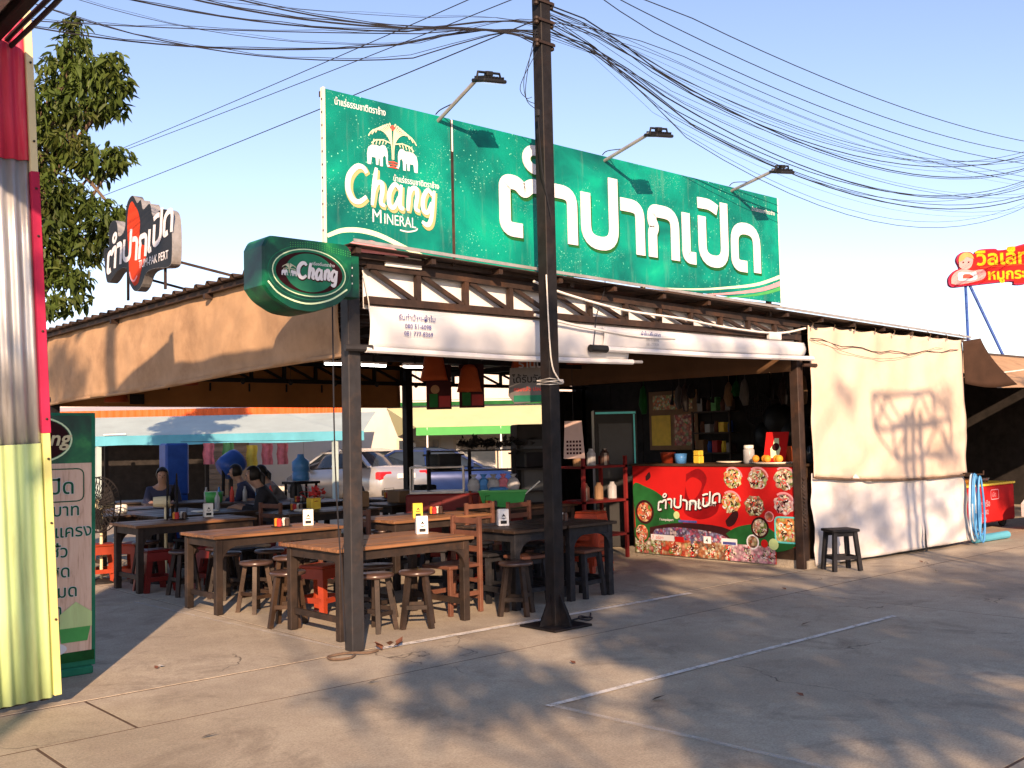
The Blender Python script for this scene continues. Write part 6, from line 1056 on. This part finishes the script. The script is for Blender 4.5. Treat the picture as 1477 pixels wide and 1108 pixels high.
def tree(label, base, top, clumps, n, size, seed, group=None, r0=.16):
    rg = R(seed); t = thing('leafy_tree', label, 'tree', base, 0, group); tk = MB(); b, tp = V(*base), V(*top); tk.tube([b, b.lerp(tp, .35)+V(.08, .05, 0), b.lerp(tp, .7), tp], [r0, r0*.8, r0*.55, r0*.25], 9)
    for c, r in clumps: 
        s_ = b.lerp(tp, rg.uniform(.5, .95)); e = V(*c); md = s_.lerp(e, .5)+V(0, 0, .1); tk.tube([s_, md, e], [r0*.3, r0*.2, r0*.07], 6)
    tk.build('trunk', 'bark', t); mb = MB()
    for c, r in clumps: crown(mb, rg, c, r, int(n*r**2/.25), size)
    mb.build('crown', 'leaf', t, recalc=False)
DX = V(.748, -.664, 0)
def tp_(px, py, dep): # helper used once to note crown spots in metres
    return None
tree('leafy green tree standing behind the shelter at the left', (-.2, 8.5, 0), (.1, 8.1, 6.4), [((.36, 7.45, 7.42), .16), ((.38, 7.45, 7.12), .24), ((.28, 7.7, 6.8), .34), ((.58, 7.3, 6.75), .3), ((.76, 7.12, 6.85), .24), ((.84, 7.08, 6.58), .2), ((.1, 7.95, 6.3), .5), ((.5, 7.55, 6.35), .36), ((.78, 7.3, 6.35), .26), ((-.05, 8.1, 5.8), .5), ((.42, 7.65, 5.75), .34), ((.7, 7.4, 5.55), .3), ((.88, 7.2, 5.62), .2), ((.05, 7.9, 5.2), .5), ((.42, 7.65, 5.05), .32), ((.72, 7.3, 4.78), .34), ((.9, 7.1, 4.7), .2), ((.15, 7.8, 4.6), .42), ((.55, 7.5, 4.4), .34), ((.1, 7.9, 4.1), .36), ((.42, 7.6, 3.95), .24), ((.22, 7.8, 3.6), .26), ((.5, 7.55, 3.65), .14)], 760, .145, 11)
def back(p, s): p = V(*p); return p-LD*s
sh = R(21)
def shade_tree(label, targets, s, rad, n, size, seed):
    cl = [(tuple(back((x, y, z), s+sh.uniform(-1.2, 1.2))), r) for x, y, z, r in targets]; m_ = sum((V(*c) for c, r in cl), V(0, 0, 0))/len(cl)
    tree(label, (m_.x, m_.y-.0, 0), (m_.x, m_.y, m_.z+.3), cl, n, size, seed, 'street trees behind the viewer', .12)
SG = 1
shade_tree('street tree behind the viewer shading the paving at the right', [(.3, -1.0, 0, .42), (-.15, -1.35, 0, .42), (-.75, -.95, 0, .22), (.3, -1.7, 0, .38), (.05, -.75, 0, .2), (-1.7, -2.5, 0, .14), (3.4, -1.8, 0, .5), (4.4, -3.2, 0, .6), (1.9, -1.2, 0, .6), (1.6, -2.2, 0, .6), (1.0, -2.8, 0, .6), (2.5, -2.0, 0, .6), (2.2, -3.0, 0, .7), (1.3, -3.6, 0, .6), (3.2, -2.6, 0, .6), (.3, -3.2, 0, .5)], 17, 1, 230, .2, 31)
shade_tree('street tree behind the viewer shading the pole and small tables, with clumps added to darken the right stall', [(1.9, 0, .5, .35), (2.4, 0, .9, .45), (2.9, 0, 1.4, .45), (2.2, 0, 1.6, .4), (3.4, 0, .6, .5), (3.7, 0, 1.5, .4), (3.2, 0, 2.0, .35), (2.5, 0, 2.1, .3), (4.2, 0, .9, .35), (11.4, -.3, 1.6, .5), (12.1, -.4, 1.2, .5), (12.2, -.4, 2.1, .5), (13.0, -.5, 1.6, .5), (13.8, -.6, 1.4, .6), (14.6, -.6, 1.6, .6), (2.6, -.9, 0, .5), (3.2, -.5, 0, .5), (2.4, .3, 0, .45), (2.9, .4, .4, .45), (3.6, .9, .2, .5), (4.2, -1.2, 0, .6), (4.6, -2.2, 0, .6), (5.4, -1.6, 0, .6), (2.9, 1.4, .6, .4), (4.2, 1.2, .2, .5), (3.7, -3.2, 0, .6), (5.8, -2.8, 0, .6)], 20, 1, 300, .2, 33)  # far clumps are unseen foliage added to keep sun out of the right stall
shade_tree('street tree behind the viewer dappling the tarpaulins', [(6.6, -.1, .5, .2), (6.9, -.1, .9, .22), (8.4, -.1, .9, .2), (9.2, -.1, .6, .2), (1.4, 0, 2.45, .2), (.5, 0, 2.42, .15), (2.4, 0, 2.5, .18), (5.0, -.05, 2.55, .2), (5.6, -.05, 2.6, .18), (7.0, -.1, 2.1, .2), (7.2, -.1, .7, .25), (7.7, -.1, .6, .28), (8.0, -.1, .3, .25), (9.4, -.1, 2.0, .25), (9.5, -.1, 1.2, .25), (7.3, -1.6, 0, .6), (8.6, -1.4, 0, .5), (6.4, -1.9, 0, .6), (.9, 0, 2.5, .22), (2.0, 0, 2.5, .25), (2.9, 0, 2.6, .2), (3.5, -.05, 2.5, .25), (4.4, -.05, 2.6, .2), (5.0, 2, .9, .4)], 26, 1, 150, .2, 35)
shade_tree('street tree behind the viewer shading the left tarpaulin', [(0, 6.6, 2.5, .35), (0, 7.0, 2.75, .3), (0, 6.3, 2.3, .3), (-1.6, -3.0, 0, .12), (0, .7, 2.7, .25), (0, .4, 2.5, .3)], 19, 1, 260, .18, 37)
up_ = thing('utility_pole', 'round concrete utility pole standing behind the viewer at left', 'pole', tuple(back((0, 5.05, 0), 13))); pb_ = back((0, 5.05, 2.6), 13); MB().tube([(pb_.x, pb_.y, 0), (pb_.x, pb_.y, 9)], [.11, .09], 12).build('shaft', 'concrete', up_); MB().bx(pb_.x-.8, pb_.y-.05, 8.3, pb_.x+.8, pb_.y+.05, 8.42).build('crossarm', 'steel_rust', up_)
sfm = thing('sign_frame', 'bare steel lattice sign frame on two posts behind the viewer', 'sign frame', tuple(back((8.5, -.1, 0), 13)))
def sbk(x, z, q=0): return back((x, -.12, z), 13)+V(0, q, 0)
for q, dx, dz in ((0, 0, 0), (-.35, .22, -.22)):
    for z in (1.62, 2.06): MB().bar(sbk(7.62+dx, z+dz, q), sbk(9.1+dx, z+dz, q), .05).build('rail', 'steel_rust', sfm)
    for k in range(4): MB().bar(sbk(7.62+dx+.37*k, (1.62, 2.06)[k % 2]+dz, q), sbk(7.99+dx+.37*k, (2.06, 1.62)[k % 2]+dz, q), .035).build('lattice', 'steel_rust', sfm)
    for x in (7.62, 9.1): MB().bar(sbk(x+dx, 1.62+dz, q), sbk(x+dx, 2.06+dz, q), .04).build('stile', 'steel_rust', sfm)
for x in (7.62, 9.1): 
    for z in (1.62, 2.06): MB().bar(sbk(x, z), sbk(x+.22, z-.22, -.35), .03).build('tie', 'steel_rust', sfm)
for x in (8.38, 8.56, 8.76): p = sbk(x, 1.8); MB().bar((p.x, p.y, 0), (p.x, p.y, p.z), .07).build('post', 'steel_rust', sfm)
# ------------------------------------------------------------------ fallen leaves and litter on the paving
for k, (x, y) in enumerate(((-1.35, .55), (-1.28, .6), (-.55, -.95), (.8, -1.55), (2.3, -.75), (3.1, -1.9), (4.7, -.7), (6.9, -1.2), (-1.9, -1.35), (1.1, -3.2), (5.6, -.55), (.4, -2.6), (7.6, -.7))):
    T = Matrix.Translation((x, y, .006)) @ Matrix.Rotation(k*2.1, 4, 'Z') @ Matrix.Rotation(.25, 4, 'X'); s = .03+.012*(k % 3)
    tag(MB().add([T @ V(*p) for p in ((0, 0, .004), (s*.5, s*.6, .012), (0, s*1.9, .004), (-s*.5, s*.6, .002))], [(0, 1, 2, 3)]).build('fallen_leaf', ('wood_orange', 'paper', 'wood_brown')[k % 3]), 'small dry leaf lying on the concrete paving', 'leaf', 'dry leaves scattered on the paving')
# ------------------------------------------------------------------ dim clutter at the back of the kitchen
ks = thing('kitchen_shelf', 'dim wall shelf of jars and boxes at the back of the kitchen', 'shelf', (9.75, 4.0, 1.5))
for z in (1.28, 1.62, 1.98): MB().bx(9.62, 3.55, z, 9.88, 4.36, z+.025).build('shelf_board', 'wood_brown', ks)
for y in (3.56, 4.33): MB().bx(9.62, y, 0, 9.66, y+.03, 2.0).build('upright', 'wood_brown', ks)
kr = R(41); cols = ('wood_orange', 'card', 'plastic_dkblue', 'flower', 'yellow', 'bag', 'wood_seat', 'cloth_green')
for k in range(15):
    z = (1.306, 1.646, 2.006)[k % 3]; y = 3.64+.145*(k//3); c = cols[kr.randrange(8)]
    if k % 2: tag(MB().lathe([(0, 0), (.045, 0), (.05, .12), (.035, .16), (.035, .19), (0, .19)], 10, (9.75, y, z)).build('jar', c, None, True), ('lowest', 'middle', 'top')[k % 3]+' board jar on the dim kitchen wall shelf', 'jar', 'goods on the kitchen wall shelf')
    else: tag(MB().bx(9.68, y-.055, z, 9.82, y+.055, z+kr.uniform(.12, .24), .004).build('box', c), ('lowest', 'middle', 'top')[k % 3]+' board box on the dim kitchen wall shelf', 'box', 'goods on the kitchen wall shelf')
for k in range(10):
    y = 1.3+.33*k; x = 8.3+.25*(k % 3); l = kr.uniform(.15, .4); c = ('card', 'steel_black', 'wood_seat', 'notice_grey', 'leaf_print')[k % 5]
    tag(MB().tube([(x, y, 2.66), (x, y, 2.42)], .004, 4).tube([(x, y, 2.42), (x, y+.01, 2.36), (x, y+.02, 2.36-l*.6), (x, y, 2.36-l)], [.015, .05, .075, .04], 8).build('hanging_bundle', c), ('brown bag', 'black cloth', 'dark brown', 'grey cloth', 'dark green')[k % 5]+(' bundle hanging nearer the cream tarpaulin' if k < 5 else ' bundle hanging deeper')+' in the dim kitchen', 'bundle', 'bundles hung in the kitchen')
st2 = thing('stock_pot', 'dull metal stock pot on the stove behind the counter', 'pot', (8.2, 3.3, .8)); MB().lathe([(0, 0), (.2, 0), (.21, .3), (.22, .31), (.2, .31), (0, .29)], 18, (8.2, 3.3, .85)).build('pot', 'grey_metal', st2, True)
sv = thing('kitchen_bench', 'dark work bench inside the kitchen', 'bench', (8.3, 3, 0)); MB().bx(7.9, 1.2, .8, 8.6, 4.2, .85).build('top', 'wood_brown', sv)
for x in (7.93, 8.52):
    for y in (1.25, 4.1): MB().bx(x, y, .003, x+.05, y+.05, .8).build('leg', 'steel_black', sv)
